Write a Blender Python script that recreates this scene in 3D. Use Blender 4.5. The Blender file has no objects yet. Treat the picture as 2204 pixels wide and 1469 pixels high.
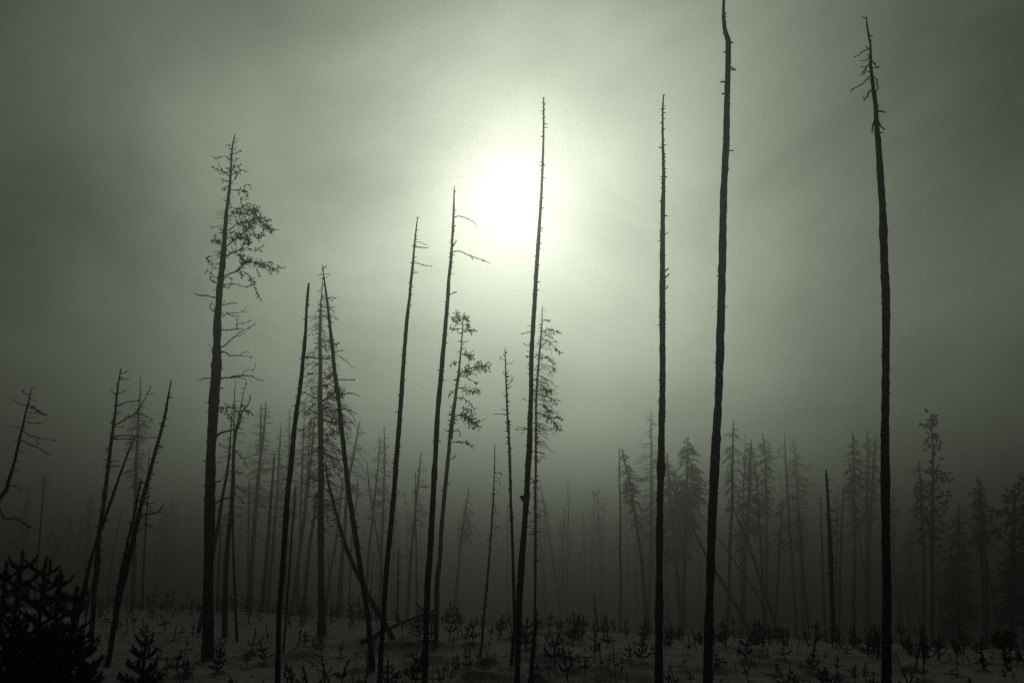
import bpy, math, random
import numpy as np
from mathutils import Vector

SC = bpy.context.scene
COL = SC.collection
R = math.radians

# ------------------------------------------------------------------ camera
PITCH, CAMZ, FPX, CX, CY = R(13.3), 1.3, 2204 * 35 / 36, 1102.0, 734.5
cam = bpy.data.objects.new('camera', bpy.data.cameras.new('camera'))
COL.objects.link(cam); SC.camera = cam
cam.data.lens = 35; cam.data.sensor_width = 36
cam.data.clip_start = 0.1; cam.data.clip_end = 3000
cam.location = (0, 0, CAMZ); cam.rotation_euler = (R(90) + PITCH, 0, 0)

# ------------------------------------------------------------------ sky and sun
SUN_EL, SUN_AZ = R(22.1), R(0.2)
SKY_STRENGTH, SUN_STRENGTH, EXPOSURE = 0.060, 0.66, -2.6
world = bpy.data.worlds.new('World'); SC.world = world; world.use_nodes = True
nt = world.node_tree; N = nt.nodes; L = nt.links
bg = N['Background']
sky = N.new('ShaderNodeTexSky'); sky.sky_type = 'NISHITA'; sky.sun_disc = False
sky.sun_elevation = SUN_EL; sky.sun_rotation = SUN_AZ
sky.air_density = 0.0; sky.dust_density = 5.0; sky.ozone_density = 1.0
tc = N.new('ShaderNodeTexCoord')
mp = N.new('ShaderNodeMapping'); mp.inputs['Scale'].default_value = (2.2, 1.0, 3.4); mp.inputs['Location'].default_value = (6.15, 4.99, 2.09)
cl = N.new('ShaderNodeTexNoise'); cl.inputs['Scale'].default_value = 1.5; cl.inputs['Detail'].default_value = 4.0
cl.inputs['Roughness'].default_value = 0.5; cl.inputs['Distortion'].default_value = 0.5
cr = N.new('ShaderNodeMapRange'); cr.inputs['From Min'].default_value = 0.3; cr.inputs['From Max'].default_value = 0.7
cr.inputs['To Min'].default_value = 0.50; cr.inputs['To Max'].default_value = 1.42
tint = N.new('ShaderNodeMix'); tint.data_type = 'RGBA'; tint.blend_type = 'MULTIPLY'; tint.inputs['Factor'].default_value = 1
tint.inputs[7].default_value = (0.80, 1.0, 0.765, 1)
cm = N.new('ShaderNodeMix'); cm.data_type = 'RGBA'; cm.blend_type = 'MULTIPLY'; cm.inputs['Factor'].default_value = 1
L.new(tc.outputs['Generated'], mp.inputs['Vector']); L.new(mp.outputs[0], cl.inputs['Vector'])
L.new(cl.outputs['Fac'], cr.inputs['Value'])
L.new(sky.outputs[0], tint.inputs[6]); L.new(tint.outputs[2], cm.inputs[6]); L.new(cr.outputs[0], cm.inputs[7])
L.new(cm.outputs[2], bg.inputs['Color']); bg.inputs['Strength'].default_value = SKY_STRENGTH

sun = bpy.data.objects.new('sun', bpy.data.lights.new('sun', 'SUN')); COL.objects.link(sun)
sun.data.energy = SUN_STRENGTH; sun.data.angle = R(3.0); sun.data.color = (1.0, 0.95, 0.84)
sd = Vector((math.sin(SUN_AZ) * math.cos(SUN_EL), math.cos(SUN_AZ) * math.cos(SUN_EL), math.sin(SUN_EL)))
sun.rotation_euler = sd.to_track_quat('Z', 'Y').to_euler()

vs = SC.view_settings
SC.display_settings.display_device = 'sRGB'
vs.view_transform = 'Standard'; vs.look = 'None'; vs.exposure = EXPOSURE; vs.gamma = 1.0; vs.use_curve_mapping = False
cy = SC.cycles
cy.use_denoising = False; cy.max_bounces = 5; cy.diffuse_bounces = 2; cy.volume_bounces = 0; cy.transparent_max_bounces = 4
cy.sample_clamp_indirect = 1.0; cy.caustics_reflective = False; cy.caustics_refractive = False
HAZE_DENSITY, HAZE_G, HAZE_COL = 0.0145, 0.92, (0.92, 0.94, 0.91)

# ------------------------------------------------------------------ helpers
rng = np.random.default_rng(11)
random.seed(5)

def mat(name, col, col2=None, scale=8.0, rough=0.9, bump=0.0, stretch=(1, 1, 1)):
    m = bpy.data.materials.new(name); m.use_nodes = True
    n = m.node_tree.nodes; l = m.node_tree.links; b = n['Principled BSDF']
    b.inputs['Roughness'].default_value = rough
    b.inputs['Specular IOR Level'].default_value = 0.2
    t = n.new('ShaderNodeTexCoord'); mpn = n.new('ShaderNodeMapping'); mpn.inputs['Scale'].default_value = stretch
    nz = n.new('ShaderNodeTexNoise'); nz.inputs['Scale'].default_value = scale; nz.inputs['Detail'].default_value = 6
    rp = n.new('ShaderNodeValToRGB')
    rp.color_ramp.elements[0].position = 0.32; rp.color_ramp.elements[1].position = 0.68
    rp.color_ramp.elements[0].color = (*col, 1); rp.color_ramp.elements[1].color = (*(col2 or col), 1)
    l.new(t.outputs['Object'], mpn.inputs[0]); l.new(mpn.outputs[0], nz.inputs['Vector'])
    l.new(nz.outputs['Fac'], rp.inputs[0]); l.new(rp.outputs[0], b.inputs['Base Color'])
    if bump:
        bp = n.new('ShaderNodeBump'); bp.inputs['Strength'].default_value = bump; bp.inputs['Distance'].default_value = 0.03
        l.new(nz.outputs['Fac'], bp.inputs['Height']); l.new(bp.outputs[0], b.inputs['Normal'])
    return m

M_CHAR = mat('charred_bark', (0.012, 0.011, 0.010), (0.035, 0.032, 0.028), 9, 0.85, 0.8, (1, 1, 0.18))
M_BARK = mat('grey_bark', (0.028, 0.024, 0.020), (0.075, 0.066, 0.056), 9, 0.9, 0.7, (1, 1, 0.2))
M_TWIG = mat('dead_twig', (0.022, 0.019, 0.016), (0.055, 0.047, 0.038), 12, 0.9)
M_NEEDLE = mat('pine_needles', (0.014, 0.026, 0.012), (0.035, 0.055, 0.024), 6, 0.7)
M_DRY = mat('dry_needles', (0.03, 0.025, 0.014), (0.06, 0.045, 0.025), 6, 0.85)
M_CONE = mat('old_cones', (0.02, 0.015, 0.011), (0.05, 0.038, 0.028), 20, 0.9)
M_SNOW = mat('snow', (0.50, 0.53, 0.54), (0.62, 0.64, 0.65), 3.5, 0.9, 0.35)

def W(px, py, d):
    dx = (px - CX) / FPX; dz = (CY - py) / FPX
    vy = math.cos(PITCH) - dz * math.sin(PITCH); vz = math.sin(PITCH) + dz * math.cos(PITCH)
    s = d / vy
    return np.array((dx * s, d, CAMZ + vz * s))

def mpp(py, d):            # metres per photograph pixel at a depth
    dz = (CY - py) / FPX
    return d / (math.cos(PITCH) - dz * math.sin(PITCH)) / FPX

# ---- the lie of the land: a snowy bench that falls away into the fog
CREST_PX = [-400, 250, 600, 900, 1100, 1300, 1420, 1800, 2204, 2700]
CREST_D = [42, 40, 35, 29, 24, 20.5, 18.7, 16.4, 14.6, 13.8]
CREST_U = [(p - CX) / FPX / math.cos(PITCH) for p in CREST_PX]
MOUNDS = []                # (x, y, height, radius)

def ground_base(x, y):
    x = np.asarray(x, float); y = np.asarray(y, float)
    u = x / np.maximum(y, 6.0)
    c = np.interp(u, CREST_U, CREST_D)
    t = np.clip((y - c) / 62.0, 0, 1)
    drop = 6.0 * t * t * (3 - 2 * t)
    z = 0.045 * np.sin(0.55 * x + 0.31 * y + 1.0) + 0.038 * np.sin(0.9 * y - 0.37 * x) + 0.02 * np.sin(1.7 * x + 1.1 * y)
    z = z + 0.5 * np.sin(0.021 * x + 2) * np.clip((y - 40) / 60, 0, 1) + 0.08 * np.sin(0.33 * x + 0.4) * np.clip((y - 13) / 6, 0, 1)
    return z - drop

def ground_z(x, y):
    z = float(ground_base(x, y))
    for mx, my, mh, mr in MOUNDS:
        q = ((x - mx) ** 2 + (y - my) ** 2) / (mr * mr)
        if q < 6:
            z += mh * math.exp(-q)
    return z

def ground_hit(px, py):
    lo, hi = 5.0, 120.0
    for d in np.arange(6, 110, 0.1):
        p = W(px, py, d)
        if p[2] < ground_base(p[0], p[1]):
            return float(d)
    return 110.0

class MB:
    """collects tubes, needles and cones and links them as one mesh object"""
    def __init__(s):
        s.v = []; s.n = 0; s.q = []; s.t = []; s.g = []
    def tube(s, P, rad, sides=5, rough=0.0, cap=True):
        P = np.asarray(P, float); rad = np.asarray(rad, float); n = len(P)
        T = np.gradient(P, axis=0); T /= (np.linalg.norm(T, axis=1)[:, None] + 1e-9)
        m = np.abs(T).mean(0); ref = np.eye(3)[int(np.argmin(m))]
        U = np.cross(T, ref); U /= (np.linalg.norm(U, axis=1)[:, None] + 1e-9); V = np.cross(T, U)
        a = np.arange(sides) * 2 * math.pi / sides + rng.random() * 6
        rr = np.repeat(rad[:, None], sides, 1)
        if rough:
            rr = rr * (1 + rough * rng.standard_normal(rr.shape))
        ring = P[:, None] + rr[..., None] * (np.cos(a)[None, :, None] * U[:, None] + np.sin(a)[None, :, None] * V[:, None])
        s.v.append(ring.reshape(-1, 3)); b = s.n
        i = np.arange(n - 1)[:, None] * sides; j = np.arange(sides)[None, :]; k = (j + 1) % sides
        q = np.stack([b + i + j, b + i + k, b + i + sides + k, b + i + sides + j], -1).reshape(-1, 4)
        s.q.append(q)
        if cap:
            s.g.append([b + x for x in range(sides)][::-1]); s.g.append([b + (n - 1) * sides + x for x in range(sides)])
        s.n += n * sides
    def needles(s, P, length, width, count, spread=0.9, rad=0.0):
        P = np.asarray(P, float); n = len(P)
        if n < 2 or count < 1: return
        t = rng.random(count) * (n - 1); i = np.minimum(t.astype(int), n - 2); fr = (t - i)[:, None]
        base = P[i] * (1 - fr) + P[i + 1] * fr
        T = P[i + 1] - P[i]; T /= (np.linalg.norm(T, axis=1)[:, None] + 1e-9)
        rd = rng.standard_normal((count, 3)); rd -= (rd * T).sum(1)[:, None] * T; rd /= (np.linalg.norm(rd, axis=1)[:, None] + 1e-9)
        dirv = T * (1 - 0.55 * spread) + rd * spread; dirv /= np.linalg.norm(dirv, axis=1)[:, None]
        ln = length * rng.uniform(0.65, 1.15, count)[:, None]
        side = np.cross(dirv, rng.standard_normal((count, 3))); side /= (np.linalg.norm(side, axis=1)[:, None] + 1e-9)
        a = base + rd * rad - side * width * 0.5; c = base + rd * rad + side * width * 0.5; tip = base + rd * rad + dirv * ln
        s.v.append(np.stack([a, c, tip], 1).reshape(-1, 3))
        s.t.append(s.n + np.arange(count * 3).reshape(-1, 3)); s.n += count * 3
    def cone(s, p, r):
        o = np.array([(1, 0, 0), (-1, 0, 0), (0, 1, 0), (0, -1, 0), (0, 0, 1.4), (0, 0, -1.4)]) * r * rng.uniform(0.8, 1.2) + p
        s.v.append(o); b = s.n
        s.t.append(b + np.array([[0, 2, 4], [2, 1, 4], [1, 3, 4], [3, 0, 4], [2, 0, 5], [1, 2, 5], [3, 1, 5], [0, 3, 5]]))
        s.n += 6
    def mesh(s, name, material, origin=(0, 0, 0), smooth=True):
        me = bpy.data.meshes.new(name)
        v = np.concatenate(s.v) - np.asarray(origin)[None, :]
        lo = [a.reshape(-1) for a in s.q] + [a.reshape(-1) for a in s.t] + [np.array(g) for g in s.g]
        nq = sum(len(a) for a in s.q); ntri = sum(len(a) for a in s.t)
        tot = np.concatenate([np.full(nq, 4), np.full(ntri, 3), np.array([len(g) for g in s.g], int)]).astype(np.int32)
        lo = np.concatenate(lo).astype(np.int32)
        me.vertices.add(len(v)); me.vertices.foreach_set('co', v.astype(np.float32).ravel())
        me.loops.add(len(lo)); me.loops.foreach_set('vertex_index', lo)
        me.polygons.add(len(tot)); me.polygons.foreach_set('loop_start', np.concatenate([[0], np.cumsum(tot)[:-1]]).astype(np.int32))
        me.update(calc_edges=True); me.validate()
        me.materials.append(material)
        if smooth:
            me.polygons.foreach_set('use_smooth', np.ones(len(me.polygons), bool))
        return me
    def build(s, name, material, parent=None, origin=(0, 0, 0), kind=None, smooth=True):
        if not s.v: return None
        o = bpy.data.objects.new(name, s.mesh(name, material, origin, smooth)); COL.objects.link(o)
        if parent is not None: o.parent = parent
        if kind: o['kind'] = kind
        return o

def thing(name, label, cat, loc, group=None):
    o = bpy.data.objects.new(name, None); COL.objects.link(o)
    o.empty_display_size = 0.2; o.location = loc
    o['label'] = label; o['category'] = cat
    if group: o['group'] = group
    return o

def fr(ox, oy, s, *pts):    # points read off an enlarged crop -> photograph pixels
    return [(ox + p[0] / s, oy + p[1] / s) + tuple(q / s for q in p[2:]) for p in pts]

def spline(P, step):
    """resample a polyline as a Catmull-Rom curve; columns are carried along"""
    P = np.asarray(P, float); n = len(P)
    if n < 3:
        k = max(2, int(np.linalg.norm(P[1, :3] - P[0, :3]) / step) + 1)
        t = np.linspace(0, 1, k)[:, None]; return P[0] * (1 - t) + P[1] * t
    out = []
    E_ = np.vstack([2 * P[0] - P[1], P, 2 * P[-1] - P[-2]])
    for i in range(n - 1):
        p0, p1, p2, p3 = E_[i], E_[i + 1], E_[i + 2], E_[i + 3]
        k = max(1, int(np.linalg.norm(p2[:3] - p1[:3]) / step))
        for t in np.arange(k) / k:
            out.append(0.5 * ((2 * p1) + (-p0 + p2) * t + (2 * p0 - 5 * p1 + 4 * p2 - p3) * t * t + (-p0 + 3 * p1 - 3 * p2 + p3) * t ** 3))
    out.append(P[-1])
    return np.array(out)

def trunk_world(pts, d, lean=0.0):
    """(x, y, w) photograph pixels, top first -> world curve with radius, run down into the ground"""
    out = []
    y1 = pts[-1][1]
    for (x, y, w) in pts:
        dd = d + lean * (y1 - y) * d / FPX
        p = W(x, y, dd); out.append((*p, 0.5 * w * mpp(y, dd)))
    P = np.array(out)
    # the foot: carry on down in the same direction to below the snow
    a, b = P[-2], P[-1]
    gz = ground_z(b[0], b[1]) - 0.35
    if b[2] > gz:
        dv = (b[:3] - a[:3]) / max(1e-6, np.linalg.norm(b[:3] - a[:3]))
        if dv[2] > -0.5:
            dv = np.array((dv[0], dv[1], -0.6)); dv /= np.linalg.norm(dv)
        t = (gz - b[2]) / dv[2]
        P = np.vstack([P, np.array((*(b[:3] + dv * t), b[3] * 1.06))])
    return P

def add_stubs(mb, P, t0, t1, n, lmin, lmax, r):
    s = np.r_[0, np.cumsum(np.linalg.norm(np.diff(P[:, :3], axis=0), axis=1))]; s /= s[-1]
    for _ in range(n):
        t = random.uniform(t0, t1)
        p = np.array([np.interp(t, s, P[:, k]) for k in range(4)])
        phi = random.choice((0, math.pi)) + random.gauss(0, 0.75)
        ln = random.uniform(lmin, lmax) * (1.7 if random.random() < 0.12 else 1) + p[3]
        el = random.gauss(0.05, 0.35)
        h = np.array((math.cos(phi), math.sin(phi), math.tan(el)))
        h /= np.linalg.norm(h)
        k = h * 0.5 + np.array((0, 0, random.uniform(-0.25, 0.2)))
        q = [p[:3] + h * p[3] * 0.4, p[:3] + h * ln * 0.6, p[:3] + h * ln * 0.6 + k * ln * 0.75]
        mb.tube(q, [r * 1.5, r, r * 0.6], 4)

def twig_set(mb, cones, P, m, n, lpx, cone_p, t0=0.25, droop=0.0, depth=2, rmin=0.0):
    """side twigs along a world branch P; m = metres per pixel"""
    P = np.asarray(P)[:, :3]; k = len(P)
    if k < 2: return
    for _ in range(n):
        t = random.uniform(t0, 1.0) * (k - 1); i = min(int(t), k - 2); f = t - i
        p = P[i] * (1 - f) + P[i + 1] * f
        T = P[i + 1] - P[i]; T = T / (np.linalg.norm(T) + 1e-9)
        rd = np.array((random.gauss(0, 1), random.gauss(0, 0.8), random.gauss(0, 1) - droop))
        rd -= rd.dot(T) * T; rd /= (np.linalg.norm(rd) + 1e-9)
        dv = T * random.uniform(0.2, 0.9) + rd
        dv /= np.linalg.norm(dv)
        ln = lpx * m * random.uniform(0.35, 1.15)
        bend = np.array((random.gauss(0, 0.35), random.gauss(0, 0.3), random.gauss(0, 0.35) - droop * 0.5))
        q = np.array([p, p + dv * ln * 0.38 + bend * ln * 0.05, p + dv * ln * 0.7 + bend * ln * 0.22, p + dv * ln * 0.95 + bend * ln * 0.5])
        r = max(rmin, 1.08 * m)
        mb.tube(q, [r, r * 0.8, r * 0.6, r * 0.42], 3, cap=False)
        if depth > 1 and ln > 7 * m:
            twig_set(mb, cones, q, m, random.randint(1, 3), lpx * 0.45, cone_p, 0.3, droop, depth - 1, rmin)
        if cones is not None and random.random() < cone_p:
            cones.cone(q[random.choice((1, 2, 3))] + np.array((0, 0, -0.4 * m)), m * random.uniform(0.8, 1.5))

def hero(name, label, d, trunk, branches, stubs=(0.02, 0.95, 60, 3, 8), material=None, cat='dead tree', group=None, lean=0.0, side=10, rough=0.05, twm=1.0):
    """a tree traced limb by limb: trunk (x, y, w) pixels top first; branches [(pts, w0, w1, twigs, twig_len, cone_p), ...]"""
    material = material or M_CHAR
    if d is None:
        d = ground_hit(trunk[-1][0], trunk[-1][1])
    P0 = trunk_world(trunk, d, lean)
    base = P0[-1, :3].copy(); base[2] = ground_z(base[0], base[1])
    root = thing(name, label, cat, base, group)
    P = spline(P0, 0.07)
    wob = P.copy()
    m0 = d / FPX
    L_ = len(P)
    ph = rng.random(4) * 6
    s = np.arange(L_) * 0.07
    wob[:, 0] += m0 * 0.95 * (np.sin(s * 1.1 + ph[0]) * 0.7 + np.sin(s * 2.7 + ph[1]) * 0.4 + np.sin(s * 6.1 + ph[2]) * 0.18)
    wob[:, 1] += m0 * 1.0 * np.sin(s * 1.7 + ph[2])
    rad = P[:, 3] * (1 + 0.04 * np.sin(s * 2.9 + ph[3]) + 0.03 * rng.standard_normal(L_))
    for _ in range(int(s[-1] * 2.2)):                       # swellings at old whorls and flaked bark
        c = rng.random() * s[-1]; rad *= 1 + rng.choice((0.11, 0.07, -0.07)) * np.exp(-((s - c) / rng.uniform(0.03, 0.12)) ** 2)
    rad *= 1 + 0.22 * np.exp(-np.maximum(P[:, 2] - base[2], 0) / 0.14)
    mb = MB(); mb.tube(wob[:, :3], np.maximum(rad, 0.4 * m0), side, rough)
    mb.build('trunk', material, root, base)
    if stubs and stubs[2]:
        sb = MB(); add_stubs(sb, P, stubs[0], stubs[1], stubs[2], stubs[3] * 1.2 * m0, stubs[4] * 1.4 * m0, 1.05 * m0)
        sb.build('branch_stubs', material, root, base, 'stuff')
    allc = MB()
    for b in branches:
        pts, w0, w1 = b[0], b[1] * 1.38, b[2] * 1.45
        tw, tl, cp = (list(b[3:]) + [0, 12, 0.0][len(b) - 3:])[:3]
        kd = random.uniform(-0.55, 0.55)
        x0, y0 = pts[0][0], pts[0][1]
        q = []
        for i, (x, y) in enumerate([p[:2] for p in pts]):
            dd = d + lean * (trunk[-1][1] - y) * d / FPX + kd * math.hypot(x - x0, y - y0) * m0
            f = i / (len(pts) - 1)
            q.append((*W(x, y, dd), 0.5 * (w0 * (1 - f) + w1 * f) * mpp(y, dd)))
        q = spline(q, 3.5 * m0)
        q[1:-1, :3] += rng.standard_normal((len(q) - 2, 3)) * 0.28 * m0
        bm = MB(); bm.tube(q[:, :3], np.maximum(q[:, 3] * (1 + 0.08 * rng.standard_normal(len(q))), 0.6 * m0), 6)
        # little spurs that break the outline
        ns = int(len(q) * 0.22)
        if ns:
            twig_set(bm, None, q, m0, ns, 5.5 * twm, 0, 0.15, 0.0, 1)
        bo = bm.build('branch', material, root, base)
        if tw:
            tm = MB(); twig_set(tm, allc if cp else None, q, m0, int(tw * 1.75), tl, cp * 0.4, 0.18, 0.15, 2, 0.004)
            tm.build('twigs', M_TWIG, bo, base, 'stuff')
    if allc.v:
        allc.build('cones', M_CONE, root, base, 'stuff')
    return root

def crown_branch(mb, nd, cones, p, h, Ln, r0, a0, droop, ntw, needle, nlen, nw):
    k = 5
    s = np.linspace(0, 1, k)
    Q = p[None] + h[None] * (Ln * s)[:, None]
    Q[:, 2] += Ln * (math.tan(a0) * s - droop * s * s)
    Q[1:] += rng.standard_normal((k - 1, 3)) * 0.035 * Ln
    mb.tube(Q, np.linspace(r0, r0 * 0.35, k), 4 if r0 > 0.015 else 3, cap=False)
    if needle: nd.needles(Q[1:], nlen, nw, int(needle * Ln * 0.5))
    for _ in range(ntw):
        t = random.uniform(0.2, 1.0) * (k - 1); i = min(int(t), k - 2); f = t - i
        b = Q[i] * (1 - f) + Q[i + 1] * f
        g = random.choice((-1, 1)) * random.uniform(0.4, 1.2)
        hh = np.array((h[0] * math.cos(g) - h[1] * math.sin(g), h[0] * math.sin(g) + h[1] * math.cos(g), -droop * random.uniform(0.2, 1.3) + random.gauss(0.05, 0.3)))
        tl = Ln * random.uniform(0.15, 0.42)
        q = np.array([b, b + hh * tl * 0.5, b + hh * tl + np.array((0, 0, -0.15 * tl * droop * 2))])
        q[1:] += rng.standard_normal((2, 3)) * 0.06 * tl
        mb.tube(q, [r0 * 0.6, r0 * 0.5, r0 * 0.35], 3, cap=False)
        if needle: nd.needles(q, nlen, nw, int(needle * tl))
        if cones is not None and random.random() < 0.25: cones.cone(q[-1], 0.02)

def crown(root, base, P, d, spec, n, droop=0.5, up=0.15, ntw=6, needle=0, nlen=0.09, nw=0.02, bias=0.0, rmul=1.0, needle_mat=None, named='crown'):
    """spec [(photo y, half width px)], top first; branches all the way round the trunk"""
    ys = [q[0] for q in spec]; ws = [q[1] for q in spec]
    mb = MB(); nd = MB()
    m0 = d / FPX
    zs = np.array([W(CX, y, d)[2] for y in ys])      # falling
    order = np.argsort(P[:, 2])
    for i in range(int(n * 1.25)):
        y = ys[0] + (ys[-1] - ys[0]) * (random.random() ** 0.9)
        z = np.interp(y, ys, zs)
        p = np.array([np.interp(z, P[order, 2], P[order, k]) for k in range(4)])
        hw = np.interp(y, ys, ws) * m0
        phi = random.random() * 2 * math.pi
        h = np.array((math.cos(phi), math.sin(phi), 0.0))
        w = hw * random.uniform(0.45, 1.12) * (1 + bias * h[0])
        if w < 0.05: continue
        f = (y - ys[0]) / (ys[-1] - ys[0] + 1e-6)
        a0 = up * (1 - f * 1.2) + random.gauss(0, 0.18)
        r0 = max(0.62 * m0 * rmul, min(0.04, 0.014 * w * rmul))
        crown_branch(mb, nd, None, p[:3], h, w, r0, a0, droop * random.uniform(0.4, 1.4), ntw if w > 0.25 else 2, needle * m0 * 0 + needle, nlen, nw)
    o = mb.build(named, M_TWIG, root, base, 'stuff')
    if nd.v: nd.build('needles', needle_mat or M_NEEDLE, root, base, 'stuff', smooth=False)

def misty(name, label, d, trunk, spec=None, n=60, group=None, stubs=0, material=None, cat='dead tree', branches=(), lean=0.0, **kw):
    d = d or ground_hit(trunk[-1][0], trunk[-1][1])
    P0 = trunk_world(trunk, d, lean)
    base = P0[-1, :3].copy(); base[2] = ground_z(base[0], base[1])
    root = thing(name, label, cat, base, group)
    P = spline(P0, 0.35)
    m0 = d / FPX
    rad = np.maximum(P[:, 3] * (1 + 0.05 * rng.standard_normal(len(P))), 0.3 * m0)
    Q = P.copy(); Q[:, 0] += m0 * 0.5 * np.sin(np.arange(len(P)) * 0.6 + rng.random() * 6)
    mb = MB(); mb.tube(Q[:, :3], rad, 7, 0.02); mb.build('trunk', material or M_BARK, root, base)
    if stubs:
        sb = MB(); add_stubs(sb, P, 0.03, 0.85, stubs, 2.5 * m0, 8 * m0, 0.6 * m0); sb.build('branch_stubs', material or M_BARK, root, base, 'stuff')
    if spec:
        crown(root, base, P, d, spec, n, **kw)
    for (pts, w0, w1, tw, tl) in branches:
        kd = random.uniform(-0.6, 0.6)
        q = []
        for i, (x, y) in enumerate(pts):
            f = i / (len(pts) - 1); dd = d + kd * math.hypot(x - pts[0][0], y - pts[0][1]) * m0
            q.append((*W(x, y, dd), 0.5 * (w0 * (1 - f) + w1 * f) * m0))
        q = spline(q, 4 * m0); q[1:-1, :3] += rng.standard_normal((len(q) - 2, 3)) * 0.3 * m0
        bm = MB(); bm.tube(q[:, :3], np.maximum(q[:, 3] * 1.2, 0.6 * m0), 5)
        if tw: twig_set(bm, None, q, m0, tw, tl, 0, 0.2, 0.2, 2, 0.005)
        bm.build('branch', M_TWIG, root, base)
    return root

def ground_hit(px, py):
    d = np.arange(6, 110, 0.08)
    dx = (px - CX) / FPX; dz = (CY - py) / FPX
    s = d / (math.cos(PITCH) - dz * math.sin(PITCH))
    z = CAMZ + (math.sin(PITCH) + dz * math.cos(PITCH)) * s
    hit = np.nonzero(z < ground_base(dx * s, d))[0]
    return float(d[hit[0]]) if len(hit) else 110.0

# ------------------------------------------------------------------ where the seedlings stand (their mounds shape the snow)
SEED = []                  # (x, y, height, px, py)
def seed_at(px, py, hpx):
    d = ground_hit(px, py); p = W(px, py, d)
    SEED.append((p[0], d, hpx * mpp(py, d), px, py))
FIXED = [(700, 1500, 80), (628, 1498, 62), (665, 1505, 72), (712, 1490, 60), (735, 1488, 62), (786, 1482, 66), (768, 1446, 32),
         (668, 1410, 26), (730, 1415, 34), (655, 1394, 32), (878, 1450, 26), (893, 1472, 70), (952, 1456, 34), (978, 1446, 36), (1012, 1445, 48),
         (1048, 1452, 34), (1150, 1470, 38), (1222, 1468, 70), (1258, 1462, 44), (1192, 1442, 70), (1293, 1460, 52), (1322, 1434, 34), (1330, 1460, 24),
         (403, 1462, 44), (345, 1421, 26), (431, 1431, 26), (474, 1430, 32), (541, 1411, 48), (518, 1440, 15), (386, 1378, 30), (414, 1371, 28),
         (288, 1360, 40), (217, 1333, 32), (484, 1388, 24), (576, 1380, 40), (400, 1400, 20), (375, 1380, 26), (310, 1354, 24), (358, 1360, 40),
         (1586, 1460, 34), (1612, 1468, 46), (1565, 1463, 22), (1675, 1455, 28), (1545, 1441, 36), (1480, 1443, 32), (1470, 1445, 20), (1605, 1432, 52),
         (1655, 1431, 34), (1688, 1424, 38), (1714, 1412, 42), (1745, 1440, 36), (1770, 1426, 26), (1803, 1447, 34), (1970, 1448, 70), (1990, 1470, 34),
         (2060, 1458, 36), (2105, 1445, 26), (2165, 1443, 22), (1841, 1463, 30), (1865, 1453, 24), (1958, 1480, 42), (2090, 1480, 26), (1712, 1490, 48),
         (1440, 1382, 20), (1500, 1400, 48), (1628, 1398, 38), (1100, 1378, 34), (1132, 1404, 62), (1175, 1388, 36), (1230, 1385, 60), (1056, 1380, 42),
         (1072, 1377, 40), (985, 1376, 42), (1000, 1388, 48), (1018, 1392, 56), (965, 1384, 46), (930, 1400, 50), (1305, 1395, 46)]
for a in FIXED: seed_at(*a)
rs = random.Random(23)
CRY = ([-50, 600, 900, 1100, 1300, 1420, 1800, 2204, 2400], [1300, 1312, 1330, 1345, 1374, 1388, 1404, 1428, 1432])
tries = 0
while len(SEED) < 292 and tries < 20000:
    tries += 1
    px = rs.uniform(150, 2230); top = float(np.interp(px, *CRY))
    py = top + (1500 - top) * rs.random() ** 1.15
    dens = 0.55 if px < 600 else (0.62 if px < 900 else (1.0 if px < 1420 else 0.75))
    dens *= 0.25 + 1.1 * (0.5 + 0.5 * math.sin(px * 0.021 + 1.3 * math.sin(py * 0.043) + 0.7)) * (0.6 + 0.5 * math.sin(px * 0.0077 + py * 0.06))
    if rs.random() > dens: continue
    if px < 300 and py > 1395: continue
    if any(abs(px - q[3]) < 13 and abs(py - q[4]) < 9 for q in SEED): continue
    if any(abs(px - q) < 15 and py > 1420 for q in (448, 597, 800, 817, 914, 1103, 1111, 1142, 1418, 1523, 1908)): continue
    k = (py - top) / (1500 - top)
    h = rs.choice((9, 13, 17, 22, 26, 30, 36, 46)) * (0.9 + 0.2 * k)
    if 950 < px < 1400 and py < 1400: h *= 1.25
    seed_at(px, py, h)
for (x, y, h, px, py) in SEED:
    if rs.random() < 0.75:
        MOUNDS.append((x + rs.uniform(-0.1, 0.1), y + rs.uniform(-0.05, 0.15), rs.uniform(0.02, 0.085) * min(1.3, h / 0.3 + 0.3), rs.uniform(0.10, 0.22)))
for (px, py, hh, rr) in [(648, 1418, 0.30, 0.62), (640, 1412, 0.22, 0.28), (935, 1432, 0.34, 0.70), (795, 1384, 0.28, 0.9), (845, 1396, 0.2, 0.45), (1165, 1420, 0.25, 0.6),
                         (470, 1428, 0.12, 0.3), (1085, 1465, 0.2, 0.5), (1020, 1466, 0.2, 0.35), (1730, 1470, 0.22, 0.4), (1355, 1462, 0.2, 0.5), (1265, 1448, 0.16, 0.45), (900, 1392, 0.2, 0.8)]:
    d = ground_hit(px, py); p = W(px, py, d); MOUNDS.append((p[0], d, hh * 0.52, rr * 0.75))

for (px, py) in [(447, 1428), (801, 1448), (232, 1433), (1031, 1419), (1101, 1440), (938, 1395), (692, 1368), (195, 1385), (1149, 1392), (853, 1390)]:
    d = ground_hit(px, py); p = W(px, py, d); MOUNDS.append((p[0] + rs.uniform(-.05, .05), d + 0.1, rs.uniform(.04, .09), rs.uniform(.22, .36)))

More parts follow.
